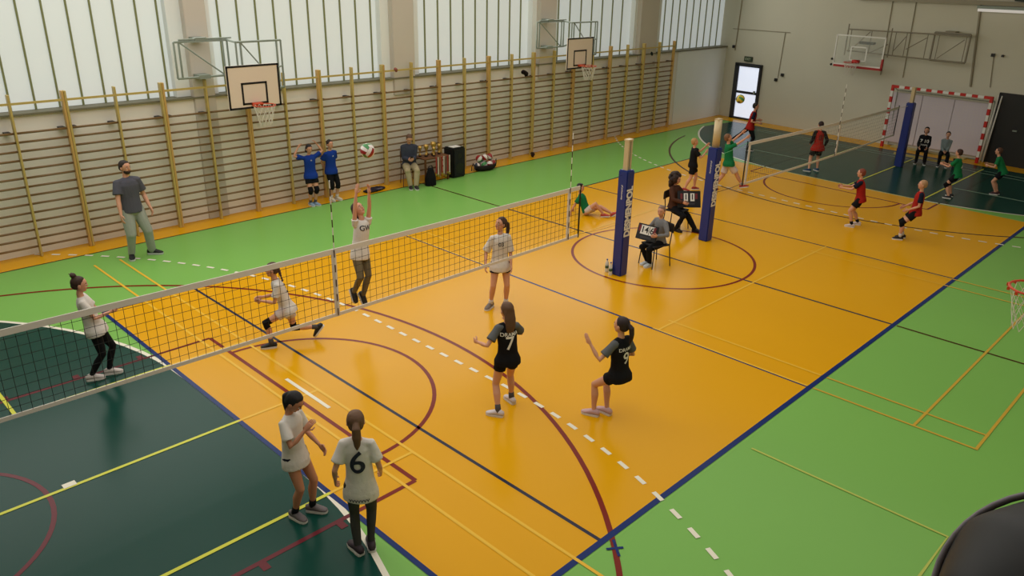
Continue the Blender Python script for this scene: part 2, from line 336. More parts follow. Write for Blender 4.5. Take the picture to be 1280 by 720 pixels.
for k in range(12):
    t = thing('wall_bars', lab[k], 'wall bars', (Xs+1.8*k, 8.0, 0), 0, 'wooden wall bars along the left wall')
    obj('upright', (m_end if (k*7) % 3 != 1 else m_end2), t, (.0225, 0, 0)); obj('upright', m_mid, t, (.9, 0, 0)); obj('upright', (m_end if (k*5) % 3 != 2 else m_end2), t, (1.7775, 0, 0))
    for b in (0, .9):
        for j in range(14): obj('rung', m_rung, t, (b, .0, .20+.163*j))
    obj('top_rail', m_rail, t, (0, -.03, 2.84))
    for b in (.1, .8, 1.7): obj('wall_bracket', m_br, t, (b, .045, 2.32))

# ================================================================== BASKETS
def bar(bm, a, b, r=.018, n=6): tube(bm, [a, b], r, n, Vector((0, 1, .01)))
def hoop_net(bm, c, r=.22, h=.4, n=12, cr=.005):
    for k in range(n):
        for s in (-1, 1):
            pts = []
            for j in range(6):
                a = 2*PI*(k+s*j*.5)/n; rr = r*(1-.45*(j/5)**.8); pts.append((c[0]+rr*math.cos(a), c[1]+rr*math.sin(a), c[2]-h*j/5))
            tube(bm, pts, cr, 4)
def ring(bm, c, r, t, n=28, m=8):
    pts = [(c[0]+r*math.cos(2*PI*i/n), c[1]+r*math.sin(2*PI*i/n), c[2]) for i in range(n)]
    R = []
    for i in range(n):
        a = 2*PI*i/n; R.append([bm.verts.new((c[0]+(r+t*math.cos(2*PI*j/m))*math.cos(a), c[1]+(r+t*math.cos(2*PI*j/m))*math.sin(a), c[2]+t*math.sin(2*PI*j/m))) for j in range(m)])
    for i in range(n):
        A, B = R[i], R[(i+1) % n]
        for j in range(m): bm.faces.new((A[j], B[j], B[(j+1) % m], A[(j+1) % m]))
def frame_rect(bm, x0, x1, z0, z1, y, r=.02, diag=True, inner=.1):
    for a, b in (((x0, z0), (x1, z0)), ((x0, z1), (x1, z1)), ((x0, z0), (x0, z1)), ((x1, z0), (x1, z1)), ((x0+inner, z0), (x0+inner, z1)), ((x1-inner, z0), (x1-inner, z1))):
        bar(bm, (a[0], y, a[1]), (b[0], y, b[1]), r)
    if diag: bar(bm, (x0+inner, y, z1), (x1-inner, y, z0), r*.7)
def side_basket(label, bx, zc, fx, tilt=0):
    """small cross-court basket on a swinging frame. bx: board centre x, fx: (a,b,c) frame x stations"""
    t = thing('basketball_hoop', label, 'basketball hoop', (bx, 7.35, 0))
    w_, h_ = .59, .44; z0, z1 = zc-h_, zc+h_
    boxo('backboard', -w_, w_, -.012, .012, z0, z1, BOARD, t)
    bm = bmesh.new(); e_ = .04
    for a in ((-w_, w_, z0, z0+e_), (-w_, w_, z1-e_, z1), (-w_, -w_+e_, z0, z1), (w_-e_, w_, z0, z1)): box(bm, a[0], a[1], -.018, -.0125, a[2], a[3])
    obj('border', to_mesh(bm, 'border', BLACK), t)
    bm = bmesh.new(); a0, a1, b0, b1 = -.29, .29, z0+.08, z0+.53
    for a in ((a0, a1, b0, b0+e_), (a0, a1, b1-e_, b1), (a0, a0+e_, b0, b1), (a1-e_, a1, b0, b1)): box(bm, a[0], a[1], -.018, -.0125, a[2], a[3])
    obj('target_square', to_mesh(bm, 'target_square', BLACK), t)
    bm = bmesh.new(); ring(bm, (.0, -.36, z0+.10), .225, .011); box(bm, -.1, .1, -.14, -.018, z0+.06, z0+.12); rim = obj('rim', to_mesh(bm, 'rim', ORIM, True), t)
    bm = bmesh.new(); hoop_net(bm, (0, -.36, z0+.10)); obj('net', to_mesh(bm, 'net', CORD), t)
    bm = bmesh.new(); fa, fb, fc, zt, zb = fx; frame_rect(bm, fa-bx, fb-bx, zb, zt, .52, .022); bar(bm, (fa-bx+.1, .52, zt+.04), (fb-bx+.1, .52, zt+.04), .016)
    obj('folding_frame', to_mesh(bm, 'f', STEEL), t)
    bm = bmesh.new(); frame_rect(bm, fb-bx+.05, fc-bx, z1-.55, zt-.03, .25, .022); 
    for x in (fb-bx+.05, fc-bx): bar(bm, (x, .25, z1-.1), (min(x, w_-.08), .012, z1-.1), .018); bar(bm, (x, .25, z0+.35), (min(x, w_-.08), .012, z0+.35), .018)
    bar(bm, (fb-bx, .52, zt), (fb-bx+.05, .25, zt-.03), .022); bar(bm, (fb-bx, .52, zb), (fb-bx+.05, .25, zb+.1), .022)
    obj('swing_arm', to_mesh(bm, 'f', STEEL), t)
    for z in (zt+.03, zb): boxo('mounting_plate', (fa+fb)/2-bx-.12, (fa+fb)/2-bx+.12, .50, .78, z-.04, z+.04, STEEL, t)
    return t
side_basket('nearer white backboard with black border on the left wall, hoop red', -4.52, 2.86, (-5.86, -4.75, -3.68, 3.76, 3.06))
side_basket('farther white backboard with black border on the left wall', 5.93, 2.96, (4.6, 5.75, 6.98, 3.83, 3.12))
# hoop at the right picture edge (near wall)
t = thing('basketball_hoop', 'orange hoop with net at the right edge of the picture', 'basketball hoop', (-4.50, -6.96, 0))
bm = bmesh.new(); ring(bm, (0, 0, 2.6), .225, .011); box(bm, -.08, .08, -.42, -.22, 2.56, 2.61); obj('rim', to_mesh(bm, 'rim', ORIM, True), t)
bm = bmesh.new()
for k in range(12):
    a = 2*PI*k/12; box(bm, .235*math.cos(a)-.012, .235*math.cos(a)+.012, .235*math.sin(a)-.012, .235*math.sin(a)+.012, 2.57, 2.60)
tag(obj('net_hooks', to_mesh(bm, 'h', ORIM), t), kind='stuff')
bm = bmesh.new(); hoop_net(bm, (0, 0, 2.6), cr=.003); obj('net', to_mesh(bm, 'net', CORD), t)
boxo('backboard', -.6, .6, -.46, -.43, 2.45, 3.35, BOARD, t)
bm = bmesh.new()
for x in (-.4, .4):
    for z in (2.6, 3.2): bar(bm, (x, -.46, z), (x, -1.24, z), .025)
obj('folding_frame', to_mesh(bm, 'f', STEEL), t)
# glass backboard, end wall
t = thing('basketball_hoop', 'large clear glass backboard with red lower edge on the end wall', 'basketball hoop'); t.matrix_world = ME @ Matrix.Translation((-.62, 2.57, 0))
# at x ~14.5
boxo('backboard', -.01, .01, -.85, .85, 2.42, 3.42, glass_mat(), t)
bm = bmesh.new()
for a in ((-.85, .85, 3.38, 3.42), (-.85, -.81, 2.42, 3.42), (.81, .85, 2.42, 3.42), (-.85, .85, 2.455, 2.50)): box(bm, -.016, .016, *a)
obj('border', to_mesh(bm, 'b', WHITE), t)
bm = bmesh.new()
for a in ((-.29, .29, 3.04, 3.08), (-.29, -.25, 2.62, 3.08), (.25, .29, 2.62, 3.08), (-.29, .29, 2.62, 2.65)): box(bm, -.017, -.011, *a)
obj('target_square', to_mesh(bm, 'b', WHITE), t)
bm = bmesh.new(); box(bm, -.035, .03, -.88, .80, 2.39, 2.46); box(bm, -.035, .03, -.88, -.82, 2.39, 2.75); obj('edge_pad', to_mesh(bm, 'b', mat('red_pad', (168, 44, 40))), t)
bm = bmesh.new(); ring(bm, (-.38, 0, 2.60), .225, .011); box(bm, -.17, -.01, -.1, .1, 2.56, 2.66); obj('rim', to_mesh(bm, 'r', REDP, True), t)
bm = bmesh.new(); hoop_net(bm, (-.38, 0, 2.6), cr=.006); obj('net', to_mesh(bm, 'n', CORD), t)
bm = bmesh.new(); box(bm, .02, .14, -.45, .05, 3.16, 3.24); obj('mounting_plate', to_mesh(bm, 'n', DARK), t)
BS = mat('beige_grey_steel', (134, 126, 108), rough=.5)
bm = bmesh.new()
def bb(y0, z0, y1, z1, x=.25, r=.022): tube(bm, [(x, y0, z0), (x, y1, z1)], r, 6, Vector((1, 0, 0)))
bb(.62, 3.58, -3.2, 3.62); bb(.55, 2.9, -3.2, 2.84); bb(.62, 2.75, .62, 3.75); bb(.5, 2.85, .5, 3.6, r=.015); bb(-.85, 2.8, -.85, 3.7); bb(-1.0, 2.85, -1.0, 3.6, r=.015)
for y in (-.2, -1.35, -2.0): bb(y, 2.86, y, 3.6, r=.014)
for a, b in (((.45, 2.9), (-.15, 3.55)), ((-.25, 2.9), (-.8, 3.2)), ((-1.0, 3.0), (-1.35, 3.5)), ((-1.4, 3.1), (-2.0, 3.5))): bb(*a, *b, r=.014)
obj('support_truss', to_mesh(bm, 't', BS), t)
bm = bmesh.new()
for a in ((-2.15, 2.84, -2.15, 3.66), (-3.2, 2.84, -3.2, 3.66), (-2.15, 3.66, -3.2, 3.66), (-2.15, 2.84, -3.2, 2.84)): bb(*a, x=.36, r=.03)
for a in ((-2.3, 2.84, -2.3, 3.6), (-3.1, 2.84, -3.1, 3.6), (-2.35, 2.9, -3.05, 3.5)): bb(*a, x=.36, r=.012)
box(bm, .34, .6, -2.75, -2.45, 3.66, 3.72)
obj('folding_frame', to_mesh(bm, 't', BS), t)
bm = bmesh.new()
for y, z in ((.8, 2.44), (.8, 2.62)): ball(bm, (-.03, y+.08, z), .04, u=8, v=6)
obj('corner_fitting', to_mesh(bm, 't', DARK), t)

# ================================================================== HANDBALL GOAL
g = thing('handball_goal', 'red and white striped goal against the end wall', 'goal', (14.38, -.12, 0), ang_w)
sw = .08
def bands(y0, y1, z0, z1, axis):
    n = 11 if axis == 'z' else 17
    for i in range(n):
        m_ = REDP if i % 2 == 0 else WHITE
        if axis == 'z': a, b = z0+(z1-z0)*i/n, z0+(z1-z0)*(i+1)/n; boxo('red_band' if i % 2 == 0 else 'white_band', -.04, .04, y0, y1, a, b, m_, g)
        else: a, b = y0+(y1-y0)*i/n, y0+(y1-y0)*(i+1)/n; boxo('red_band' if i % 2 == 0 else 'white_band', -.04, .04, a, b, z0, z1, m_, g)
bands(-1.56, -1.48, .0, 1.99, 'z'); bands(1.42, 1.50, .0, 1.99, 'z'); bands(-1.48, 1.42, 1.91, 1.99, 'y')
bm = bmesh.new()
for y in (-1.5, 1.46):
    tube(bm, [(0, y, 1.95), (.36, y, 1.8), (.42, y, .02)], .012, 6, Vector((0, 1, 0)))
tube(bm, [(.42, -1.5, .03), (.42, 1.46, .03)], .012, 6); tube(bm, [(.36, -1.5, 1.8), (.36, 1.46, 1.8)], .012, 6)
obj('rear_frame', to_mesh(bm, 'r', STEEL), g)
bm = bmesh.new()
for i in range(30):
    y = -1.5+i*.102; tube(bm, [(.0, y, 1.92), (.30, y, 1.74), (.40, y, .03)], .0018, 3, Vector((0, 1, 0)))
for j in range(18): tube(bm, [(.40-.005*j, -1.5, .05+.1*j), (.40-.005*j, 1.46, .05+.1*j)], .0018, 3)
tag(obj('goal_net', to_mesh(bm, 'r', CORD), g), kind='stuff')
t = thing('wall_pad', 'large pale lilac-white panel on the wall inside the goal', 'wall panel'); t.matrix_world = ME @ Matrix.Translation((-.04, 0, 0))
PW = mat('lilac_white_panel', (206, 196, 204), rough=.7, var=.03, vscale=2)
for i in range(3): boxo('panel', -.03, .03, -1.50+i*.985, -1.50+.97+i*.985, .12, 1.72, PW, t, .01)
t = thing('pole', 'pair of white poles leaning on wall right of the goal', 'pole'); t.matrix_world = ME @ Matrix.Translation((-.12, -1.75, 0))
for y in (0, .09):
    bm = bmesh.new(); tube(bm, [(-.05, y, 0), (.05, y-.06, 2.0)], .022, 8, Vector((1, 0, 0))); obj('tube', to_mesh(bm, 'p', WHITE, True), t)

# ================================================================== VOLLEYBALL POSTS AND NETS
def vpost(loc, label, padh, toph, a=0, txt=True, cyl=False):
    t = thing('volleyball_post', label, 'volleyball post', (loc[0], loc[1], 0), 0)
    q_ = .105; bm = bmesh.new(); box(bm, -q_, q_, -q_, q_, 0, padh)
    bmesh.ops.bevel(bm, geom=[e_ for e_ in bm.edges], offset=.018, segments=2, affect='EDGES'); obj('pad', to_mesh(bm, 'pad', PADB), t)
    if cyl: bm = bmesh.new(); tube(bm, [(0, 0, padh-.02), (0, 0, toph)], .075, 20, Vector((1, 0, 0))); obj('pole', to_mesh(bm, 'pole', POLE, True), t)
    else:
        bm = bmesh.new()
        box(bm, -.06, -.02, -.045, .045, padh-.02, toph); box(bm, .02, .06, -.045, .045, padh-.02, toph); obj('pole', to_mesh(bm, 'pole', POLE), t)
        bm = bmesh.new(); box(bm, -.018, .018, -.03, .03, padh-.02, toph-.02); obj('inner_rail', to_mesh(bm, 'pole', STEEL), t)
    boxo('pole_cap', -.07, .07, -.05, .05, toph-.01, toph+.02, POLE, t)
    if txt:
        def put(me, n, sx, z):
            o = obj('lettering', me, t); n = Vector(n); x_ = Vector((0, 0, 1)); y_ = n.cross(x_); l = n*(q_+.001)
            o.matrix_basis = Matrix(((x_.x*sx, y_.x, n.x, l.x), (x_.y*sx, y_.y, n.y, l.y), (x_.z*sx, y_.z, n.z, z), (0, 0, 0, 1)))
        put(text_mesh('DESMENPOL', .225, WHITE, .001, .010, 1.0), (0, -1, 0), .74, padh*.62)
        put(text_mesh('desmenpol.pl', .05, WHITE, .001, 0, 1.0), (-1, 0, 0), 1, padh*.80)
    return t
vpost((-1.48, -.07), 'blue padded volleyball post with twin cream rails, nearest one', 1.98, 2.5)
vpost((1.49, -.05), 'blue padded volleyball post with thick cream tube, behind the seated scorers', 1.97, 2.52, cyl=True)
vpost((11.88, -.19), 'farthest blue padded volleyball post, near the goal', 1.87, 2.28, txt=False)
def vnet(label, x0, x1, z0a, z0b, z1a, z1b, ants, cell=.1, cr=.0028, y=0, bandx=(), cm=None):
    t = thing('volleyball_net', label, 'volleyball net', (x0, y, 0))
    n = round((x1-x0)/cell); H = 9
    def zz(x, f):
        s = x/(x1-x0); sag = -.03*math.sin(PI*s); lo = z0a+(z0b-z0a)*s; hi = z1a+(z1b-z1a)*s; return lo+(hi-lo)*f+sag
    bm = bmesh.new()
    for i in range(n+1): x = i*(x1-x0)/n; tube(bm, [(x, 0, zz(x, 0)), (x, 0, zz(x, 1))], cr, 4, Vector((0, 1, 0)))
    for j in range(1, H):
        tube(bm, [((x1-x0)*k/12, 0, zz((x1-x0)*k/12, j/H)) for k in range(13)], cr, 4, Vector((0, 1, 0)))
    tag(obj('net_mesh', to_mesh(bm, 'net', cm or NETB), t), kind='stuff')
    def tape(name, f, h, m_):
        bm = bmesh.new(); P = [((x1-x0)*k/12) for k in range(13)]
        for a, b in zip(P, P[1:]):
            za, zb = zz(a, f), zz(b, f); v = [bm.verts.new(p) for p in ((a, -.006, za-h), (b, -.006, zb-h), (b, -.006, zb), (a, -.006, za), (a, .006, za-h), (b, .006, zb-h), (b, .006, zb), (a, .006, za))]
            for f_ in ((0, 1, 2, 3), (7, 6, 5, 4), (3, 2, 6, 7), (4, 5, 1, 0)): bm.faces.new([v[q] for q in f_])
        return obj(name, to_mesh(bm, name, m_), t)
    tape('top_tape', 1.0, .07, TAPE); tape('bottom_tape', .03, .045, TAPE)
    for x in bandx: boxo('side_band', x-x0-.03, x-x0+.03, -.01, .01, zz(x-x0, 0)-.02, zz(x-x0, 1), TAPE, t)
    for x in ((x1-x0, -.05) if x0 > 0 else (x1-x0,)):
        bm = bmesh.new(); tube(bm, [(x, 0, zz(max(x, 0), 0)-.03), (x, 0, zz(max(x, 0), 1)+.03)], .015, 6, Vector((1, 0, 0))); obj('end_rod', to_mesh(bm, 'rod', BLACK), t)
    for x in ants:
        a = bpy.data.objects.new('antenna', None); C.objects.link(a); a.parent = t; a.location = (x-x0, -.02, 0)
        zb = zz(x-x0, 0); q = 9
        for i in range(q*2):
            za = zb+i*.1
            bm = bmesh.new(); tube(bm, [(0, 0, za), (0, 0, za+.1)], .007, 6, Vector((1, 0, 0))); 
            obj('antenna_band', to_mesh(bm, 'a', WHITE if i % 2 else mat('antenna_dark', (60, 30, 26))), a)
    return t
v1 = vnet('near volleyball net with white top tape crossing the court at left', -12.2, -2.65, 1.02, 1.0, 1.96, 1.88, (-7.5, -2.93), bandx=(-7.5, -2.93))
v2 = vnet('far volleyball net between the second post and the far post', 2.93, 11.5, .95, .95, 1.87, 1.77, (7.5,), bandx=(3.0, 7.6), cr=.002, cm=mat('grey_net_cord', (92, 92, 80), rough=.8))
def rope(label, a, b, r, m_, parent=None):
    bm = bmesh.new(); a, b = Vector(a), Vector(b); tube(bm, [a.lerp(b, k/6)-Vector((0, 0, .02*math.sin(PI*k/6))) for k in range(7)], r, 5); o = obj('net_rope', to_mesh(bm, 'rope', m_)); 
    o.parent = parent; o.matrix_parent_inverse = Matrix.Translation(-parent.location); return o
rope('', (1.56, -.05, 1.78), (2.93, 0, 1.87), .006, mat('green_cord', (90, 170, 120)), v2)
rope('', (1.56, -.05, 1.0), (2.88, 0, .98), .005, NETB, v2); rope('', (11.5, 0, 1.75), (11.8, -.15, 1.78), .006, CORD, v2)
rope('', (-2.65, 0, 1.86), (-1.6, -.07, 1.9), .002, NETB, v1); rope('', (-2.65, 0, 1.03), (-1.6, -.07, 1.0), .002, NETB, v1)

# ================================================================== BALLS
def volleyball(label, loc, cols, r=.105, rot=(0, 0, 0)):
    t = thing('volleyball', label, 'ball', loc); t.rotation_euler = rot
    # 18 curved panels in six groups of three
    bm0 = []
    for ax in range(6):
        for s in range(3):
            bm = bmesh.new(); N = 6; g_ = .0
            u0, u1 = -1+2*s/3+.015, -1+2*(s+1)/3-.015
            grid = []
            for i in range(N+1):
                row = []
                for j in range(3):
                    a = (-.985+1.97*i/N); b = u0+(u1-u0)*j/2
                    ta, tb = math.tan(a*PI/4), math.tan(b*PI/4); d = Vector((1, ta, tb))
                    if ax % 3 == 0: d = Vector((1, ta, tb))
                    elif ax % 3 == 1: d = Vector((tb, 1, ta))
                    else: d = Vector((ta, tb, 1))
                    if ax >= 3: d = -d
                    d.normalize(); row.append(bm.verts.new(d*r))
                grid.append(row)
            fs = []
            for i in range(N):
                for j in range(2): fs.append(bm.faces.new((grid[i][j], grid[i+1][j], grid[i+1][j+1], grid[i][j+1])))
            bmesh.ops.recalc_face_normals(bm, faces=fs)
            for f in fs:
                f.normal_update()
            if fs[0].normal.dot(fs[0].calc_center_median()) < 0: bmesh.ops.reverse_faces(bm, faces=fs)
            obj('ball_panel', to_mesh(bm, 'panel', cols[(ax+s*(1 if len(cols) < 4 else 1)) % len(cols)], True), t)
    bm = bmesh.new(); ball(bm, (0, 0, 0), r*.985, u=20, v=12); obj('ball_core', to_mesh(bm, 'core', DARK, True), t)
    return t
BW = mat('ball_white', (222, 212, 206), rough=.4); BR = mat('ball_red', (150, 34, 34), rough=.4); BG = mat('ball_green', (60, 130, 70), rough=.4); BY = mat('ball_yellow', (190, 170, 60), rough=.4); BB = mat('ball_navy', (40, 44, 62), rough=.4)
volleyball('white, red and green volleyball flying above the jumping girl', (-6.10, 1.15, 2.76), [BW, BR, BW, BG], rot=(.3, .5, .2))
volleyball('dark green and yellow volleyball flying in front of the glazed door', (4.9, 1.41, 2.43), [BG, BY, BB, BY], rot=(.6, .2, .9))

# ================================================================== THINGS ALONG THE LEFT WALL
def chair(label, loc, rz, seatm, legm, sh=.45, group=None):
    t = thing('chair', label, 'chair', loc, rz, group)
    bm = bmesh.new(); box(bm, -.2, .2, -.2, .2, sh-.025, sh); bmesh.ops.bevel(bm, geom=list(bm.edges), offset=.012, segments=2, affect='EDGES'); obj('seat', to_mesh(bm, 'seat', seatm), t)
    bm = bmesh.new(); tube(bm, [(-.25, -.19, sh+.30), (-.265, 0, sh+.30), (-.25, .19, sh+.30)], [(.011, .09)]*3, 8); obj('backrest', to_mesh(bm, 'back', seatm), t)
    for sx, sy in ((1, 1), (1, -1), (-1, 1), (-1, -1)):
        bm = bmesh.new()
        if sx > 0: tube(bm, [(.17, .18*sy, sh-.03), (.21, .2*sy, 0)], .011, 6, Vector((1, 0, 0)))
        else: tube(bm, [(-.24, .18*sy, sh+.38), (-.19, .18*sy, sh-.02), (-.23, .2*sy, 0)], .011, 6, Vector((1, 0, 0)))
        obj('leg', to_mesh(bm, 'leg', legm), t)
    return t
DKC = mat('dark_chair_fabric', (34, 30, 32), rough=.8)
tb = thing('table', 'small brown table by the wall bars holding cups and medals', 'table', (.42, 7.62, 0), .0)
BRN = mat('brown_table_wood', (104, 66, 40), rough=.5, var=.1)
boxo('table_top', -.42, .42, -.25, .25, .62, .65, BRN, tb, .004)
for sx in (-1, 1):
    for sy in (-1, 1): boxo('leg', sx*.38-.02, sx*.38+.02, sy*.21-.02, sy*.21+.02, 0, .62, BRN, tb)
GOLD = mat('gold_trophy', (196, 160, 84), rough=.3, metal=.7)
def lathe(bm, prof, n=14, c=(0, 0, 0)):
    R = [[bm.verts.new((c[0]+r*math.cos(2*PI*k/n), c[1]+r*math.sin(2*PI*k/n), c[2]+z)) for k in range(n)] for r, z in prof]
    for A, B in zip(R, R[1:]):
        for k in range(n): bm.faces.new((A[k], A[(k+1) % n], B[(k+1) % n], B[k]))
    bm.faces.new(R[0][::-1]); bm.faces.new(R[-1])
bm = bmesh.new(); lathe(bm, [(.035, 0), (.035, .03), (.012, .05), (.010, .10), (.03, .13), (.045, .19), (.048, .24), (.042, .235), (.02, .16)]); 
for s in (-1, 1): tube(bm, [(s*.045, 0, .22), (s*.075, 0, .20), (s*.07, 0, .16), (s*.03, 0, .14)], .005, 5, Vector((0, 1, 0)))
cupm = to_mesh(bm, 'cup', GOLD, True)
bm = bmesh.new(); lathe(bm, [(.04, 0), (.04, .03), (.034, .032)]); basem = to_mesh(bm, 'base', DARK)
for i, (dx, dy, sc) in enumerate(((-.30, .10, 1), (-.18, .0, 1.15), (-.05, .12, 1), (.06, .0, 1.3), (.17, .10, 1.1), (.28, .02, 1), (.0, -.1, .9))):
    nm = ['gold trophy cup, leftmost on the small table', 'gold trophy cup on small table, second from the left', 'gold trophy cup at the back middle of the small table', 'tallest gold trophy cup in the middle of the table', 'gold trophy cup right of the tallest one', 'gold trophy cup nearest the black loudspeaker', 'shortest gold trophy cup at the front of the table'][i]
    t = thing('trophy', nm, 'trophy', (.42+dx, 7.62+dy, .65), 0, 'gold trophies on the small table'); t.scale = (sc, sc, sc)
    obj('cup', cupm, t, (0, 0, .03)); obj('base', basem, t)
# medals hanging on ribbons at the front right of the table
RIBS = [mat('ribbon_red', (170, 60, 56)), mat('ribbon_white', (206, 190, 180)), mat('ribbon_brown', (140, 96, 84))]
mlabs = ['leftmost', 'second from the left', 'third from the left', 'fourth from the left', 'fifth from the left', 'sixth from the left', 'seventh from the left', 'rightmost']
for i in range(8):
    t = thing('medal', 'hanging medal ribbon at the table front, '+mlabs[i], 'medal', (.36+.065*i, 7.355, .65), 0, 'medals hanging from the small table')
    boxo('ribbon', -.018, .018, -.006, .006, -.42-.04*(i % 3), .004, RIBS[i % 3], t)
    bm = bmesh.new(); tube(bm, [(0, -.008, -.45-.04*(i % 3)), (0, .004, -.45-.04*(i % 3))], .028, 12, Vector((0, 0, 1))); obj('disc', to_mesh(bm, 'disc', GOLD), t)
# loudspeaker
t = thing('loudspeaker', 'black loudspeaker standing at the wall with white sheet on top', 'loudspeaker', (1.16, 7.55, 0))
boxo('cabinet', -.22, .22, -.2, .2, 0, .80, BLACK, t, .03); boxo('grille', -.18, .18, -.215, -.2, .06, .74, mat('speaker_grille', (24, 24, 27), rough=.8, bump=.5, bscale=300), t)
bm = bmesh.new(); tube(bm, [(0, -.22, .26), (0, -.214, .26)], .14, 20, Vector((0, 0, 1))); obj('woofer', to_mesh(bm, 'w', DARK), t); bm = bmesh.new(); tube(bm, [(0, -.22, .58), (0, -.214, .58)], .07, 16, Vector((0, 0, 1))); obj('tweeter', to_mesh(bm, 'w', DARK), t)
o = boxo('paper_sheet', 1.02, 1.30, 7.44, 7.66, .80, .806, WHITE); tag(o, 'white paper sheet lying on the black loudspeaker', 'paper')
# black bag under the table
bm = bmesh.new(); limb(bm, [(0, 0, .02), (0, 0, .2), (0, 0, .4)], [(.17, .12), (.16, .11), (.1, .06)], 14, Vector((0, 1, 0))); tube(bm, [(-.08, 0, .4), (-.05, 0, .5), (.05, 0, .5), (.08, 0, .4)], .012, 6, Vector((0, 1, 0)))
o = obj('backpack', remesh(bm, .012, 2, .012, 12)); o.data.materials.append(cloth('black_bag', (20, 20, 22))); o.location = (.05, 7.22, 0); tag(o, 'black backpack on the floor beside the seated adult', 'bag')
# ball bag
t = thing('ball_bag', 'open dark bag heaped with volleyballs on floor by the wall bars', 'bag', (2.28, 7.55, 0))
bm = bmesh.new(); lathe(bm, [(.30, .01), (.38, .08), (.40, .16), (.37, .17), (.34, .06)], 20); me = to_mesh(bm, 'bag', cloth('dark_net_bag', (44, 36, 36)), True); o = obj('bag_body', me, t); o.scale = (1, .6, 1)
for s in (-1, 1):
    bm = bmesh.new(); tube(bm, [(s*.38, 0, .16), (s*.44, 0, .24), (s*.47, .02, .14), (s*.45, .05, .02)], .012, 5, Vector((0, 1, 0))); obj('strap', to_mesh(bm, 's', BLACK), t)
blab = ['leftmost volleyball in the bottom row of the bag', 'bottom row volleyball in the bag, second from left', 'bottom row volleyball in the bag, third from left', 'rightmost volleyball in the bottom row of the bag', 'right volleyball of the three on top of the heap', 'left volleyball of the three on top of the heap', 'middle volleyball of the three on top of the heap', 'volleyball at the back of the bag behind the rest']
def small_ball(label, loc, cols, rot):
    t = thing('volleyball', label, 'ball', loc, 0, 'volleyballs in the dark bag'); t.rotation_euler = rot
    for k in range(6):
        bm = bmesh.new(); rows = []
        for i in range(7):
            th = PI*i/6; rows.append([bm.verts.new((.1*math.sin(th)*math.cos(a), .1*math.sin(th)*math.sin(a), .1*math.cos(th))) for a in (2*PI*k/6+.03, 2*PI*(k+.5)/6, 2*PI*(k+1)/6-.03)])
        for A, B in zip(rows, rows[1:]):
            for j in range(2): bm.faces.new((A[j], B[j], B[j+1], A[j+1]))
        bmesh.ops.remove_doubles(bm, verts=bm.verts, dist=1e-5)
        obj('ball_panel', to_mesh(bm, 'p', cols[k % len(cols)], True), t)
for i, (dx, dy, dz) in enumerate(((-.30, 0, .14), (-.10, -.07, .16), (.105, -.07, .16), (.30, 0, .14), (.205, .02, .33), (-.205, .02, .33), (.0, .0, .335), (.0, .13, .17))):
    small_ball(blab[i], (2.28+dx, 7.55+dy, dz), [BW, BR, BW, [BB, BG, BR, BB][i % 4]], (i*.7, i*1.1, i*.5))
# dark mat on the strip
t = thing('folded_mat', 'flat dark folded jacket lying on the orange strip by wall bars', 'jacket', (-1.35, 7.72, 0), .15)
bm = bmesh.new(); limb(bm, [(-.3, 0, .03), (0, 0, .04), (.3, .02, .03)], [(.12, .03), (.15, .04), (.1, .03)], 10); me = remesh(bm, .012, 1, .015, 14); me.materials.append(cloth('dark_jacket_cloth', (40, 36, 46))); obj('cloth', me, t)
bm = bmesh.new(); limb(bm, [(-.1, -.06, .05), (.15, -.1, .05)], [(.05, .02), (.04, .02)], 8); me = remesh(bm, .01, 1, .006, 14); me.materials.append(cloth('grey_lining', (96, 90, 98))); obj('sleeve', me, t)
# small things on the bars
def bundle(name, label, cat, loc, col, sz, seed):
    bm = bmesh.new(); random.seed(seed)
    for k in range(5): ball(bm, (random.uniform(-1, 1)*sz*.5, random.uniform(-.2, .2)*sz, random.uniform(-1, 1)*sz*.5), sz*random.uniform(.4, .6), u=8, v=6)
    me = remesh(bm, sz*.12, 2, sz*.15, 12); me.materials.append(cloth(name+'_cloth', col)); o = obj(name, me, None, loc); return tag(o, label, cat)
bundle('dark_bundle', 'dark rolled bundle stuffed behind wall bars left of farther backboard', 'bundle', (4.22, 7.95, 2.44), (30, 20, 20), .13, 1)
bundle('red_bundle', 'small red and white cloth tied on top rail above seated adult', 'cloth', (-.42, 7.93, 2.86), (150, 90, 80), .07, 2)
bundle('dark_glove', 'small black item hanging from bars near the far end', 'item', (10.35, 7.9, 2.66), (34, 40, 36), .07, 3)
bundle('dark_shoe_bag', 'small dark bag on orange strip below the farther wall bars', 'bag', (4.45, 7.75, .08), (50, 34, 26), .09, 4)
# bottles
CLR = mat('clear_bottle_plastic', (220, 226, 226), rough=.1, alpha=.55); LBL = mat('bottle_label', (60, 90, 60))
def bottle(label, loc):
    t = thing('water_bottle', label, 'bottle', loc)
    bm = bmesh.new(); lathe(bm, [(.03, 0), (.034, .01), (.034, .17), (.026, .2), (.013, .225), (.013, .235)]); obj('bottle_body', to_mesh(bm, 'b', CLR, True), t)
    bm = bmesh.new(); lathe(bm, [(.0345, .08), (.035, .081), (.035, .13), (.0345, .131)]); obj('label_band', to_mesh(bm, 'b', LBL, True), t)
    bm = bmesh.new(); lathe(bm, [(.015, .235), (.015, .255), (.01, .257)]); obj('cap', to_mesh(bm, 'b', mat('cap_blue', (60, 90, 150))), t)
bottle('clear water bottle left of the nearest blue post base', (-1.63, .02, 0)); bottle('clear water bottle on floor between the nearest post and the scorer', (-1.02, .28, 0)); bottle('clear water bottle just behind first bottle at the post', (-1.55, .17, 0))
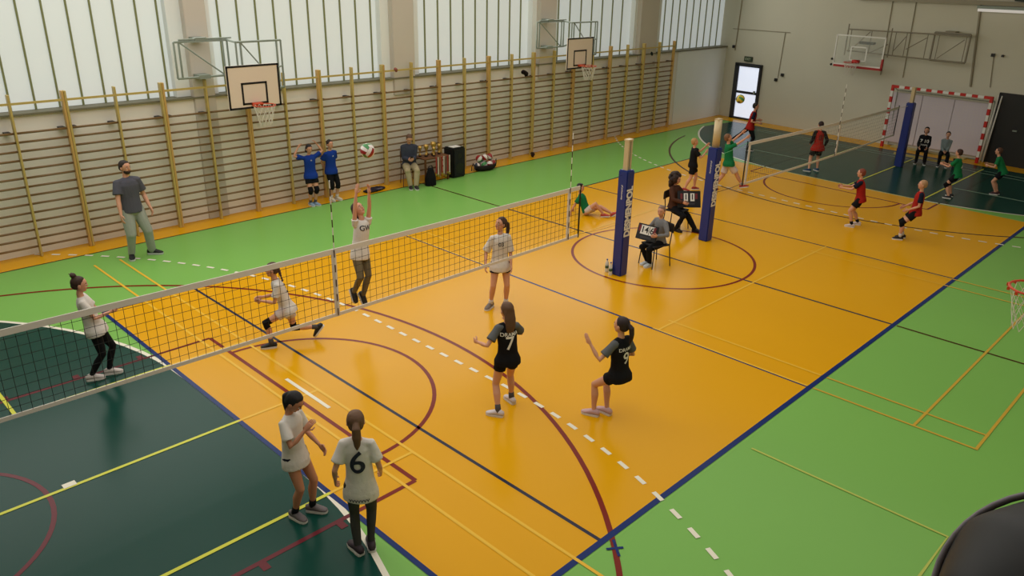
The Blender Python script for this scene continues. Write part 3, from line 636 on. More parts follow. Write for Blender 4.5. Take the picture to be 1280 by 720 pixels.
# gallery ledge and rounded black bag, bottom right corner
struct(boxo('trim_13', -17, 16.5, -8.36, -8.23, 3.6, 4.025, WALLE))
bm = bmesh.new(); limb(bm, [(0, 0, 0), (.10, -.10, -.01)], [(.222, .222), (.20, .20)], 32); bm2 = None
me = remesh(bm, .012, 4); me.materials.append(mat('black_nylon', (12, 12, 14), rough=.6))
bag = obj('camera_bag', me, None, (-11.27, -8.19, 4.236)); tag(bag, 'rounded black bag at the bottom right corner of the picture', 'bag')
bm = bmesh.new(); ring(bm, (0, 0, 0), .214, .006, 48, 6); pi_ = obj('piping', to_mesh(bm, 'piping', mat('grey_piping', (120, 112, 120), rough=.6), True), bag)
pi_.rotation_euler = (CAM-Vector((-11.27, -8.19, 4.236))).to_track_quat('Z', 'Y').to_euler(); pi_.location = (-.02, 0, .02)

# ================================================================== PEOPLE
SKIN = mat('skin_light', (205, 150, 122), rough=.55, spec=.35, var=.05, vscale=8); SKIN2 = mat('skin_tan', (186, 128, 98), rough=.55, spec=.35, var=.05, vscale=8)
EYEW = mat('eye_white', (225, 220, 215), rough=.3); IRIS = mat('iris_brown', (44, 30, 22), rough=.2); LIP = mat('lip', (160, 84, 76), rough=.5)
def two_bone(a, t, l1, l2, hint):
    d = t-a; D = min(d.length, (l1+l2)*.998)
    if d.length < 1e-6: d = Vector((0, 0, -1))
    dn = d.normalized(); e_ = a+dn*D
    x = (l1*l1-l2*l2+D*D)/(2*D); h = math.sqrt(max(l1*l1-x*x, 0))
    hp = hint-dn*hint.dot(dn)
    if hp.length < 1e-5: hp = dn.orthogonal()
    return a+dn*x+hp.normalized()*h, e_
PEOPLE = []
def person(label, xy, heading, H, skin=SKIN, lift=0, pel=(0, 0, .515), lean=(0, 0), twist=0, side=0, head_yaw=0, head_pitch=0,
           feet=((0, .06, .045), (0, -.06, .045)), fyaw=(8, -8), fpitch=(0, 0), hands=((.05, .16, .50), (.05, -.16, .50)), ehint=((-1, .35, -.2), (-1, -.35, -.2)),
           khint=((1, .12, 0), (1, -.12, 0)), shirt=None, sleeve='short', sleeve_col=None, bottoms='shorts', bcol=None, bfrac=.5, hair='short', hcol=(60, 40, 28), shoes=(90, 86, 84), sole=(220, 215, 210),
           socks=None, pads=None, curl=.5, build=.88, near=True, number=None, ncol=None, npos=(-1, .66, .17), beard=False, shirt_len=.06, seated=False, tucked=0, headscale=.94, group=None, extra_text=None, loose=1.0):
    vx = .0105 if near else .014
    if not near and build == .88: build = .97
    hd = math.radians(heading)
    V = lambda *p: Vector(p)*H
    P = V(*pel)
    up = Vector((lean[0], lean[1], 1)).normalized()
    spineL = .305*H
    fwd = (Vector((1, 0, 0))-up*up.x).normalized(); left = up.cross(fwd)
    tw = math.radians(twist); sl = left*math.cos(tw)-fwd*math.sin(tw); sf = fwd*math.cos(tw)+left*math.sin(tw)
    neck = P+up*spineL
    sh = [neck-up*.032*H+sl*(.092*H*build), neck-up*.032*H-sl*(.092*H*build)]
    hip = [P+left*.05*H-up*.01*H, P-left*.05*H-up*.01*H]
    ua, fa, th_, sn = .168*H, .148*H, .243*H, .232*H
    ank = [V(*feet[0]), V(*feet[1])]; wri = [V(*hands[0]), V(*hands[1])]
    K = []; A = []; E = []; Wr = []
    for i in range(2):
        k, a = two_bone(hip[i], ank[i], th_, sn, Vector(khint[i])); K.append(k); A.append(a)
        e_, w_ = two_bone(sh[i], wri[i], ua, fa, Vector(ehint[i])); E.append(e_); Wr.append(w_)
    b = build
    # ---- head frame
    hy = math.radians(head_yaw); hp_ = math.radians(head_pitch)
    R = Matrix.Rotation(hy, 3, 'Z') @ Matrix.Rotation(-hp_, 3, 'Y')
    hs = headscale*H
    nd = (up*.7+Vector((0, 0, .3))).normalized()
    hc = neck+nd*.045*H+R @ Vector((.012*hs, 0, .073*hs))
    HM = Matrix.Translation(hc) @ R.to_4x4()
    # ---- body
    bm = bmesh.new()
    tor = [(-.035, .068, .052), (0, .084, .060), (.05, .076, .055), (.10, .070, .050), (.17, .080, .056), (.23, .088, .056), (.27, .078, .048), (.30, .045, .036)]
    def torso(bm, m_, extra, lo=None, hi=None, rows=tor, flare=0):
        pts, rad = [], []
        for q, w_, d_ in rows:
            if lo is not None and q < lo: continue
            if hi is not None and q > hi: continue
            f_ = max(0, (q)/.3)
            pts.append(P+up*q*H+sf*(.004*H)); rad.append((w_*H*b+extra, d_*H*b+extra))
        tube(bm, pts, rad, 20, ref=sf*-1)
    torso(bm, None, -.006*H)
    lk = .86 if bottoms in ('leggings', 'trousers', 'capri') else 1.0; ak = .85 if sleeve == 'long' else 1.0
    limb(bm, [neck-up*.03*H, neck+nd*.03*H, hc-nd*.02*H], [.034*H, .027*H, .027*H], 12)
    limb(bm, [sh[0], neck-up*.018*H, sh[1]], [.026*H*b, .032*H*b, .026*H*b], 12)
    for i in range(2):
        m1 = sh[i].lerp(E[i], .45); m2 = E[i].lerp(Wr[i], .35)
        limb(bm, [sh[i], m1, E[i], m2, Wr[i]], [.028*H*b*ak, .025*H*b*ak, .0205*H*b*ak, .0215*H*b*ak, .0135*H*b], 12)
        m1 = hip[i].lerp(K[i], .4); back = (Vector((-1, 0, 0))*.008*H); m2 = K[i].lerp(A[i], .35)+back
        limb(bm, [hip[i], m1, K[i], m2, K[i].lerp(A[i], .75), A[i]], [.051*H*b*lk, .048*H*b*lk, .035*H*b*lk, .036*H*b*lk, .024*H*b*(.9 if lk < 1 and bottoms != 'capri' else 1), .021*H*b], 14)
        fy = math.radians(fyaw[i]); fp = math.radians(fpitch[i])
        FR = Matrix.Rotation(fy, 3, 'Z') @ Matrix.Rotation(-fp, 3, 'Y')
        limb(bm, [A[i], A[i]+FR @ V(.07, 0, -.022)], [.020*H, .016*H], 10)
    hb = lambda c, r: ball(bm, HM @ (Vector(c)*hs), [v*hs for v in r], R, 16, 12)
    hb((-.004, 0, .012), (.064, .051, .060)); hb((.012, 0, -.03), (.044, .038, .044)); hb((.036, 0, -.058), (.016, .018, .014)); hb((.040, .02, -.022), (.016, .015, .014)); hb((.040, -.02, -.022), (.016, .015, .014))
    me = remesh(bm, vx, 2)
    bm = bmesh.new(); bm.from_mesh(me); bpy.data.meshes.remove(me)
    # nose, ears, brow
    hb((.058, 0, -.013), (.011, .0075, .009)); hb((.056, 0, .0), (.007, .0055, .017))
    for s in (-1, 1): hb((-.002, s*.051, -.008), (.013, .006, .019))
    # hands
    for i in range(2):
        s = 1 if i == 0 else -1
        d = (Wr[i]-E[i]).normalized(); inward = -left*s
        pn = (inward-d*inward.dot(d))
        if pn.length < .2: pn = (up-d*up.dot(d))
        pn.normalize(); sd = d.cross(pn)        # palm normal, side
        if sd.dot(fwd+up*.3) < 0: sd = -sd
        w0 = Wr[i]
        limb(bm, [w0-d*.01*H, w0+d*.018*H, w0+d*.045*H], [(.012*H, .010*H), (.021*H, .010*H), (.022*H, .0085*H)], 10, ref=pn)
        for q, (off, ln) in enumerate(((.016, .040), (.0055, .046), (-.0055, .043), (-.016, .034))):
            p0 = w0+d*.045*H+sd*off*H; c_ = curl
            d1 = (d*math.cos(c_*.6)+pn*math.sin(c_*.6)); d2 = (d*math.cos(c_*1.5)+pn*math.sin(c_*1.5))
            limb(bm, [p0, p0+d1*ln*.5*H, p0+d1*ln*.5*H+d2*ln*.5*H], [.0056*H, .0052*H, .0044*H], 7, ref=pn+d*.01)
        p0 = w0+d*.012*H+sd*.018*H; limb(bm, [p0, p0+(d*.6+sd*.7+pn*.3).normalized()*.022*H, p0+(d*.6+sd*.7+pn*.3).normalized()*.022*H+(d+pn*.4).normalized()*.02*H], [.0066*H, .0062*H, .005*H], 7, ref=pn)
    bme = to_mesh(bm, 'person', skin, True)
    o = bpy.data.objects.new('person', bme); C.objects.link(o)
    tag(o, label, 'person', group); o.location = (xy[0], xy[1], lift); o.rotation_euler = (0, 0, hd)
    # ---- eyes, mouth
    for s in (-1, 1):
        bm = bmesh.new(); ball(bm, HM @ (Vector((.0530, s*.0205, .0))*hs), [v*hs for v in (.0050, .0078, .0042)], R, 8, 6); ey = obj('eye', to_mesh(bm, 'eye', EYEW, True), o)
        bm = bmesh.new(); ball(bm, HM @ (Vector((.0570, s*.0205, .0))*hs), [v*hs for v in (.0018, .0040, .0040)], R, 8, 6); obj('iris', to_mesh(bm, 'iris', IRIS, True), ey)
        bm = bmesh.new(); tube(bm, [HM @ (Vector((.056, s*.010, .014))*hs), HM @ (Vector((.058, s*.02, .017))*hs), HM @ (Vector((.051, s*.032, .013))*hs)], .0022*hs, 5); obj('eyebrow', to_mesh(bm, 'brow', mat('hair_%d_%d_%d' % hcol, hcol, rough=.7), True), o)
    bm = bmesh.new(); ball(bm, HM @ (Vector((.054, 0, -.036))*hs), [v*hs for v in (.0055, .014, .0042)], R, 10, 6); obj('mouth', to_mesh(bm, 'mouth', LIP, True), o)
    # ---- hair
    hm = mat('hair_%d_%d_%d' % hcol, hcol, rough=.65, spec=.3, var=.25, vscale=30, bump=.6, bscale=60)
    bm = bmesh.new(); h_ = lambda c, r, RR=R: ball(bm, HM @ (Vector(c)*hs), [v*hs for v in r], RR, 14, 10)
    HP = lambda *p: HM @ (Vector(p)*hs)
    h_((-.014, 0, .022), (.062, .056, .060)); h_((-.03, 0, -.005), (.045, .050, .045)); h_((-.002, 0, .050), (.044, .044, .027))
    if hair == 'ponytail':
        h_((-.066, 0, .020), (.020, .020, .020)); p0 = HP(-.07, 0, .022); bk = (R @ Vector((-1, 0, 0))); bk.z *= .3; dn = Vector((0, 0, -1))*hs; bk = bk*hs
        limb(bm, [p0, p0+bk*.026+dn*.02, p0+bk*.034+dn*.075, p0+bk*.026+dn*.135, p0+bk*.02+dn*.165], [(.020*hs, .018*hs), (.027*hs, .022*hs), (.028*hs, .020*hs), (.020*hs, .014*hs), (.006*hs, .006*hs)], 10, ref=bk)
    if hair == 'highpony': h_((-.06, 0, .05), (.018, .018, .018)); limb(bm, [HP(-.055, 0, .055), HP(-.10, 0, .045), HP(-.115, 0, -.01), HP(-.10, 0, -.07)], [.018*hs, .026*hs, .024*hs, .008*hs], 10)
    if hair == 'braid': 
        for k in range(6): h_((-.066-.005*k, 0, .0-.026*k), (.017-.001*k,)*3)
    if hair == 'bun': h_((-.045, 0, .088), (.028, .028, .024)); h_((-.055, .015, .10), (.014, .012, .012)); limb(bm, [HP(-.05, 0, .09), HP(-.08, 0, .108)], [.009*hs, .004*hs], 6)
    if hair == 'long': limb(bm, [HP(-.04, 0, .01), HP(-.062, 0, -.06), HP(-.07, 0, -.13), HP(-.07, 0, -.19)], [(.052*hs, .034*hs), (.054*hs, .026*hs), (.05*hs, .02*hs), (.03*hs, .01*hs)], 14)
    if hair == 'curly':
        random.seed(5)
        for k in range(46):
            a_, e2 = random.uniform(-PI, PI), random.uniform(-.9, 1.5); x = -.034+.080*math.cos(e2)*math.cos(a_); 
            if x > .03 and math.sin(e2) < .55: continue
            h_((x, .084*math.cos(e2)*math.sin(a_), .014+.082*math.sin(e2)), (.030,)*3)
        limb(bm, [HP(-.04, 0, 0), HP(-.06, 0, -.07), HP(-.06, 0, -.13)], [(.082*hs, .055*hs), (.092*hs, .058*hs), (.066*hs, .040*hs)], 14)
    if hair == 'bob': limb(bm, [HP(-.03, 0, .01), HP(-.035, 0, -.05)], [(.055*hs, .042*hs), (.058*hs, .036*hs)], 14)
    me = remesh(bm, .007 if near else .009, 1, .004*(2 if hair == 'curly' else 1), 28); me.materials.append(hm); obj('hair', me, o)
    if beard:
        bm = bmesh.new(); h_((.020, 0, -.042), (.040, .040, .032)); h_((.04, 0, -.058), (.018, .02, .016)); me = remesh(bm, .006, 1); me.materials.append(hm); obj('beard', me, o)
    # ---- shirt
    sm = shirt; off = .011*H*loose
    bm = bmesh.new()
    hem = -shirt_len
    hz = 1.13 if bottoms in ('shorts', 'leggings') and not seated else 1.0
    rows = [(hem, .103*loose*hz, .078*loose*hz), (min(hem+.05, .0), .101*loose*hz, .076*loose*hz), (.05, .090, .067), (.12, .082, .060), (.19, .086, .060), (.24, .088, .058), (.275, .072, .048), (.298, .040, .036)]
    if seated: rows = [(-.02, .090, .070)]+rows[1:]
    torso(bm, None, .008*H, rows=rows)
    limb(bm, [sh[0], neck-up*.019*H, sh[1]], [.029*H*b+off*.3, .036*H*b+off*.4, .029*H*b+off*.3], 14)
    sf_ = {'cap': .35, 'short': .68, 'elbow': .95, 'long': None, 'none': 0}[sleeve]
    bs = bmesh.new() if sleeve_col else bm
    for i in range(2):
        if sf_ is None:
            tube(bs, [sh[i]-(E[i]-sh[i]).normalized()*.01*H, sh[i].lerp(E[i], .5), E[i], E[i].lerp(Wr[i], .5), Wr[i]+(Wr[i]-E[i]).normalized()*.004*H], [.030*H*b+off*.5, .028*H*b+off*.7, .025*H*b+off*.6, .022*H*b+off*.6, .017*H*b+off*.5], 14)
            ball(bs, E[i], .025*H*b+off*.6)
        elif sf_ > 0:
            tube(bs, [sh[i]-(E[i]-sh[i]).normalized()*.015*H, sh[i].lerp(E[i], sf_*.5), sh[i].lerp(E[i], sf_)], [.029*H*b+off*.4, .029*H*b+off*.8, .029*H*b+off*1.3], 14)
            ball(bs, sh[i], .029*H*b+off*.4)
    me = remesh(bm, vx, 2, .012*H, 8/H); me.materials.append(sm); so = obj('shirt', me, o)
    if sleeve_col:
        limb(bs, [sh[0], neck-up*.018*H-sf*.004*H, sh[1]], [.030*H*b+off*.7, .030*H*b+off*.3, .030*H*b+off*.7], 14)
        me = remesh(bs, vx, 2, .004*H, 8/H); me.materials.append(sleeve_col); obj('sleeves', me, o)
    # ---- bottoms
    bm = bmesh.new(); rr = [(-.055, .070, .054), (-.03, .084, .062), (.0, .088, .064), (.04, .082, .060)]
    torso(bm, None, .006*H, rows=rr)
    o2 = .010*H*loose
    for i in range(2):
        if bottoms == 'shorts':
            e_ = hip[i].lerp(K[i], bfrac); tube(bm, [hip[i]+up*.02*H, hip[i].lerp(K[i], bfrac*.5), e_], [.056*H*b+.004*H, .055*H*b+.006*H, .053*H*b+.008*H], 16)
        elif bottoms == 'leggings':
            limb(bm, [hip[i], hip[i].lerp(K[i], .4), K[i], K[i].lerp(A[i], .35)+Vector((-.006*H, 0, 0)), A[i].lerp(K[i], .06)], [.057*H*b, .052*H*b, .039*H*b, .039*H*b, .028*H*b], 14)
        elif bottoms == 'capri':
            tube(bm, [hip[i], hip[i].lerp(K[i], .4), K[i], K[i].lerp(A[i], .3)], [.058*H*b, .054*H*b, .044*H*b, .043*H*b], 14)
            ball(bm, K[i], .041*H*b)
        else:
            limb(bm, [hip[i], hip[i].lerp(K[i], .4), K[i], K[i].lerp(A[i], .45), A[i].lerp(K[i], .05)], [.062*H*b, .058*H*b, .045*H*b, .040*H*b, .035*H*b], 14)
            ball(bm, K[i], .046*H*b)
    me = remesh(bm, vx, 2, .007*H, 9/H); me.materials.append(bcol); obj('shorts' if bottoms in ('shorts', 'capri') else ('leggings' if bottoms == 'leggings' else 'trousers'), me, o)
    # ---- shoes, socks, knee pads
    shm = mat('shoe_%d_%d_%d' % shoes, shoes, rough=.6, var=.12, vscale=20); slm = mat('sole_%d_%d_%d' % sole, sole, rough=.6)
    for i in range(2):
        fy = math.radians(fyaw[i]); fp = math.radians(fpitch[i]); FR = Matrix.Rotation(fy, 3, 'Z') @ Matrix.Rotation(-fp, 3, 'Y')
        F = lambda x, y, z: A[i]+FR @ (Vector((x, y, z))*H)
        bm = bmesh.new(); zb = -.033
        st = [(-.046, .014, .010), (-.038, .023, .026), (-.015, .026, .034), (.015, .026, .033), (.045, .029, .024), (.075, .029, .017), (.098, .022, .012), (.108, .010, .008)]
        tube(bm, [F(x, 0, zb+h2*.8) for x, w2, h2 in st], [(w2*H, h2*H*.8) for x, w2, h2 in st], 14, ref=FR @ Vector((0, 0, 1)))
        so_ = obj('shoe', to_mesh(bm, 'shoe', shm, True), o)
        bm = bmesh.new()
        top = [bm.verts.new(F(x, sgn*w2*1.04, zb+.006)) for sgn, q in ((1, st), (-1, st[::-1])) for x, w2, h2 in q]; bot = [bm.verts.new(v.co+FR @ Vector((0, 0, -.016*H))) for v in top]
        n_ = len(top); bm.faces.new(top); bm.faces.new(bot[::-1])
        for k in range(n_): bm.faces.new((top[k], bot[k], bot[(k+1) % n_], top[(k+1) % n_]))
        bmesh.ops.recalc_face_normals(bm, faces=bm.faces); obj('sole', to_mesh(bm, 'sole', slm), so_)
        if socks:
            bm = bmesh.new(); q = A[i].lerp(K[i], .26); tube(bm, [A[i]-(K[i]-A[i]).normalized()*.01*H, A[i].lerp(K[i], .12), q], [.0245*H, .0255*H, .0275*H*b], 12); obj('sock', to_mesh(bm, 'sock', socks, True), o)
        if pads:
            bm = bmesh.new(); a_ = K[i].lerp(hip[i], .2); c_ = K[i].lerp(A[i], .2); limb(bm, [a_, K[i]+FR @ Vector((.008*H, 0, 0)), c_], [.041*H*b, .044*H*b, .038*H*b], 12); me = remesh(bm, .010, 2); me.materials.append(pads); obj('knee_pad', me, o)
    # ---- number / print
    if number:
        sd_, zt_, sz_ = npos
        tree = BVHTree.FromObject(so, bpy.context.evaluated_depsgraph_get()) if False else BVHTree.FromPolygons([v.co.copy() for v in so.data.vertices], [tuple(p.vertices) for p in so.data.polygons])
        for (txt, zz_, s2) in ([(number, zt_, sz_)]+(extra_text or [])):
            tm = text_mesh(txt, s2*H, ncol, 0, .0018*H if s2 > .08 else .0005*H)
            b3 = bmesh.new(); b3.from_mesh(tm); bmesh.ops.triangulate(b3, faces=b3.faces); bmesh.ops.subdivide_edges(b3, edges=b3.edges, cuts=2, use_grid_fill=True)
            base = P+up*(zz_-.515)*H; dirn = sf*sd_        # +1 front, -1 back
            xax = up.cross(dirn).normalized()
            ok = True
            for v in b3.verts:
                q = base+xax*v.co.x+up*v.co.y+dirn*.4*H
                hit = tree.ray_cast(q, -dirn, H)
                if hit[0] is None: v.co = q-dirn*.33*H
                else: v.co = hit[0]+dirn*.009
            obj('shirt_number' if s2 > .08 else 'shirt_lettering', to_mesh(b3, 'num', ncol), o)
    PEOPLE.append(o)
    return o, dict(W=Wr, E=E, HM=HM, hs=hs, P=P, A=A, K=K)

WT = cloth('white_jersey', (212, 206, 200)); BK = cloth('black_fabric', (22, 22, 25)); GRD = cloth('charcoal_jersey', (82, 82, 92)); GR = cloth('grey_sleeve', (92, 94, 96)); SWG = cloth('grey_sweater', (122, 122, 124))
TRG = cloth('grey_trousers', (156, 160, 152)); OLV = cloth('olive_grey_trousers', (112, 102, 80)); LEG = cloth('grey_leggings', (66, 66, 64)); BLU = cloth('blue_jersey', (24, 56, 140)); NVY = cloth('navy_fabric', (22, 26, 44))
REDJ = cloth('red_jersey', (158, 34, 28)); GRN = cloth('green_jersey', (26, 112, 66)); WSH = cloth('white_shorts', (205, 190, 186)); BRJ = cloth('brown_jacket', (74, 46, 34)); KHK = cloth('khaki_trousers', (168, 154, 122)); JKT = cloth('slate_jacket', (58, 62, 76))
NUMD = mat('number_navy', (28, 32, 50), rough=.7); NUMW = mat('number_white', (225, 222, 215), rough=.7); SOCKW = cloth('white_sock', (205, 196, 190)); SOCKG = cloth('grey_sock', (80, 76, 76)); PAD = cloth('black_knee_pad', (20, 18, 20)); LG = cloth('pale_grey_top', (120, 132, 134))
def HD(vaz, ang): return vaz-90+ang

# near team in white
person('man with beard, charcoal T-shirt and grey trousers standing by the wall bars', (-7.54, 6.74), HD(71, 292), 1.87, build=1.06, pel=(0, 0, .51), lean=(-.03, .0), head_yaw=18,
       feet=((.02, .125, .045), (.0, -.075, .045)), fyaw=(48, -22), hands=((.06, .16, .50), (.10, -.15, .49)), shirt=GRD, loose=.95, bottoms='trousers', bcol=TRG, hair='short', hcol=(40, 30, 26), shoes=(22, 22, 24), sole=(200, 200, 200), beard=True, headscale=.88, shirt_len=.03, sleeve='short', near=True)
person('girl with topknot in white shirt and black leggings holding forearms out, left', (-9.83, 2.3), HD(75, -5), 1.50, pel=(.04, 0, .495), lean=(-.19, 0), head_pitch=-4,
       feet=((.09, .035, .045), (-.055, -.03, .045)), fyaw=(0, 4), hands=((.20, .04, .645), (.19, -.03, .63)), ehint=((-.2, .6, -1), (-.2, -.6, -1)), shirt=WT, bottoms='leggings', bcol=BK, hair='bun', hcol=(58, 38, 30), shoes=(196, 186, 182), loose=1.1, curl=.8)
person('girl in white shirt and black knee pads running left behind the net', (-7.48, 1.51), HD(62, 180), 1.48, pel=(-.05, 0, .40), lean=(.30, 0), head_pitch=-2,
       feet=((.13, .05, .045), (-.33, -.05, .13)), fyaw=(0, 0), fpitch=(0, -50), hands=((.19, .02, .50), (.18, -.05, .51)), ehint=((-.6, .6, -1), (-.6, -.6, -1)), khint=((1, 0, 0), (1, 0, -.3)), shirt=WT, bottoms='shorts', bcol=WSH, hair='braid', hcol=(72, 48, 36), shoes=(30, 30, 34), socks=SOCKG, pads=PAD, number='3', ncol=NUMD, npos=(-1, .71, .13), loose=1.1)
person('girl jumping with both arms raised under the ball, white shirt, olive trousers', (-6.30, 1.18), HD(64, 300), 1.55, lift=.44, pel=(-.01, .01, .53), lean=(.02, .09), head_yaw=10, head_pitch=38,
       feet=((-.02, .02, .06), (-.07, -.05, .10)), fyaw=(0, -5), fpitch=(-55, -60), hands=((.06, .10, 1.16), (.04, -.03, 1.19)), ehint=((.3, 1, -.2), (.3, -1, -.2)), shirt=WT, bottoms='leggings', bcol=OLV, hair='long', hcol=(44, 32, 28), shoes=(26, 26, 30), sleeve='cap', curl=.2, number='GW', ncol=NUMD, npos=(1, .76, .07), shirt_len=.07, loose=.95)
person('girl in white shirt standing at the net looking up, white socks and grey shoes', (-4.18, .34), HD(45, 280), 1.55, pel=(0, 0, .515), lean=(0, -.02), head_yaw=-60, head_pitch=14,
       feet=((.0, .065, .045), (.0, -.10, .045)), fyaw=(5, -38), hands=((.09, .10, .50), (.05, -.165, .51)), shirt=WT, bottoms='shorts', bcol=NVY, bfrac=.42, hair='ponytail', hcol=(70, 48, 38), shoes=(112, 100, 92), socks=SOCKW, number='03', ncol=NUMD, npos=(1, .73, .06), shirt_len=.085, loose=1.08, sleeve='elbow')
person('girl with dark ponytail looking down at the near left, white shirt', (-9.40, -2.10), HD(62, 322), 1.46, skin=SKIN2, pel=(-.01, 0, .51), lean=(-.03, 0), head_pitch=-34, head_yaw=5,
       feet=((.05, .06, .045), (-.02, -.05, .045)), fyaw=(14, -10), hands=((.135, .09, .55), (.12, -.03, .74)), ehint=((-.8, .5, -.6), (-.5, -.8, -1)), shirt=WT, bottoms='shorts', bcol=NVY, bfrac=.26, hair='ponytail', hcol=(24, 20, 22), shoes=(98, 90, 92), socks=BK, shirt_len=.085, loose=1.02, sleeve='short', curl=.6)
person('girl wearing white number 6 shirt and grey leggings, seen from behind', (-9.27, -3.0), HD(57, 84), 1.55, pel=(0, 0, .515), lean=(0, .0), head_pitch=2, head_yaw=6,
       feet=((.0, .035, .045), (.03, -.045, .045)), fyaw=(35, 10), hands=((.04, .145, .515), (.10, -.12, .52)), shirt=WT, bottoms='leggings', bcol=LEG, hair='ponytail', hcol=(98, 70, 50), shoes=(52, 40, 48), build=.84, number='6', ncol=NUMD, npos=(-1, .69, .20), extra_text=[('vvvvvvv', .445, .04)], shirt_len=.10, loose=1.06, sleeve='short')
# near team in black
person('girl wearing black number 7 shirt with long hair, seen from behind', (-6.42, -2.06), HD(45, 112), 1.50, pel=(-.01, 0, .50), lean=(.04, 0), head_yaw=10,
       feet=((-.08, .10, .045), (.09, -.09, .045)), fyaw=(50, 10), hands=((.10, .22, .63), (.22, -.12, .70)), ehint=((-.8, .7, -.8), (-.5, -.7, -.9)), shirt=BK, sleeve_col=GR, bottoms='shorts', bcol=BK, bfrac=.4, hair='long', hcol=(92, 64, 44), shoes=(206, 196, 200), socks=SOCKG, number='7', ncol=NUMW, npos=(-1, .665, .16), extra_text=[('DRAMA', .745, .045)], shirt_len=.06, loose=1.08, curl=.4)
person('girl wearing black number 9 shirt with dark ponytail crouching, hand raised', (-5.65, -2.98), HD(37, 138), 1.52, pel=(-.13, -.06, .43), lean=(.06, 0), head_yaw=14, head_pitch=5,
       feet=((.03, .045, .045), (-.02, -.06, .045)), fyaw=(25, 5), hands=((.02, .15, .70), (.0, -.13, .55)), ehint=((-.2, .5, -1), (-.6, -.7, -.8)), shirt=BK, sleeve_col=GR, bottoms='shorts', bcol=BK, bfrac=.4, hair='ponytail', hcol=(40, 26, 26), shoes=(196, 160, 164), socks=None, number='9', ncol=NUMW, npos=(-1, .665, .14), extra_text=[('DRAMA', .745, .04)], shirt_len=.06, loose=1.08, curl=.2)
# by the wall bars
person('girl in blue shirt and knee pads leaning on the bars, arms raised', (-3.18, 7.66), HD(59, 292), 1.44, near=False, pel=(.02, 0, .505), lean=(-.05, 0), head_pitch=-12,
       feet=((.07, .02, .045), (.05, -.05, .045)), fyaw=(30, 10), hands=((-.02, .15, .98), (-.0, -.17, .95)), ehint=((0, 1, .2), (0, -1, .2)), shirt=BLU, bottoms='shorts', bcol=BK, bfrac=.55, hair='bob', hcol=(26, 20, 24), shoes=(130, 156, 180), socks=SOCKG, pads=PAD, number='+', ncol=NUMW, npos=(1, .75, .05))
person('girl in blue shirt and black capri leggings with hands behind back', (-2.60, 7.68), HD(58, 305), 1.45, near=False, pel=(.0, 0, .51), feet=((.04, .05, .045), (.02, -.05, .045)), fyaw=(15, -5), hands=((-.09, .05, .52), (-.09, -.04, .52)), ehint=((-.4, 1, 0), (-.4, -1, 0)),
       shirt=BLU, bottoms='capri', bcol=BK, hair='short', hcol=(40, 28, 26), shoes=(200, 190, 170), socks=SOCKW, number='+', ncol=NUMW, npos=(1, .75, .05), loose=1.1)
chair('dark chair under the seated adult at the wall bars', (-.32, 7.62, 0), math.radians(HD(52, 280)), DKC, BRN, .45)
sd = person('seated adult in slate jacket and khaki trousers looking at a phone', (-.32, 7.60), HD(52, 280), 1.66, near=False, build=1.05, pel=(-.02, 0, .318), lean=(.02, 0), head_pitch=-30, seated=True, feet=((.27, .04, .045), (.25, -.04, .045)), fyaw=(5, -5), hands=((.16, .03, .44), (.15, -.04, .43)),
       shirt=JKT, sleeve='long', bottoms='trousers', bcol=KHK, hair='short', hcol=(92, 66, 50), shoes=(24, 22, 24), loose=1.15, headscale=.9)[1]
# ---- far match
h1 = math.radians(HD(33, 222)); d1 = Vector((math.cos(h1), math.sin(h1), 0)); h2 = math.radians(HD(32, 335)); d2 = Vector((math.cos(h2), math.sin(h2), 0))
sc = person('child in grey sweater and black trousers on a chair holding scoreboard 14 6', (-.50, -.22), HD(33, 222), 1.42, near=False, pel=(-.02, 0, .33), lean=(.04, 0), head_yaw=25, head_pitch=-2, seated=True, feet=((.15, .03, .045), (.13, -.04, .045)), fyaw=(10, -10), hands=((.17, .155, .47), (.17, -.155, .47)), ehint=((-.6, .7, -.8), (-.6, -.7, -.8)),
       shirt=SWG, sleeve='long', bottoms='trousers', bcol=BK, hair='short', hcol=(126, 100, 84), shoes=(190, 196, 200), loose=1.1)[1]
chair('dark metal chair under the child in grey sweater', (-.50+d1.x*.07, -.22+d1.y*.07, 0), math.radians(HD(33, 222)), DKC, DARK, .44)
person('person with big curly dark hair in brown jacket, sitting with a scoreboard', (1.66, .86), HD(32, 335), 1.44, near=False, pel=(-.03, 0, .35), lean=(-.04, 0), head_pitch=-10, build=1.05, seated=True, feet=((.33, .06, .045), (.10, -.10, .045)), fyaw=(5, -10), hands=((.19, .16, .48), (.19, -.16, .48)), ehint=((-.6, .7, -.8), (-.6, -.7, -.8)), khint=((1, .2, .4), (1, -.2, .2)),
       shirt=BRJ, sleeve='long', bottoms='trousers', bcol=BK, hair='curly', hcol=(44, 28, 24), shoes=(26, 20, 20), sole=(30, 24, 24), loose=1.1)
chair('dark chair under the curly-haired person', (1.66+d2.x*.05, .86+d2.y*.05, 0), math.radians(HD(32, 335)), DKC, DARK, .45)
person('boy in green shirt and white shorts sitting on floor behind the net end', (1.0, 2.80), HD(39, -8), 1.36, near=False, pel=(0, 0, .075), lean=(-.40, 0), head_pitch=0, feet=((.44, .05, .05), (.30, -.04, .05)), fyaw=(10, -10), fpitch=(35, 10), khint=((.2, .2, 1), (.2, -.2, 1)), hands=((-.26, .15, .03), (-.26, -.13, .03)), ehint=((-1, .4, 0), (-1, -.4, 0)),
       shirt=GRN, bottoms='shorts', bcol=WSH, bfrac=.55, hair='short', hcol=(28, 22, 22), shoes=(176, 60, 50), seated=True)
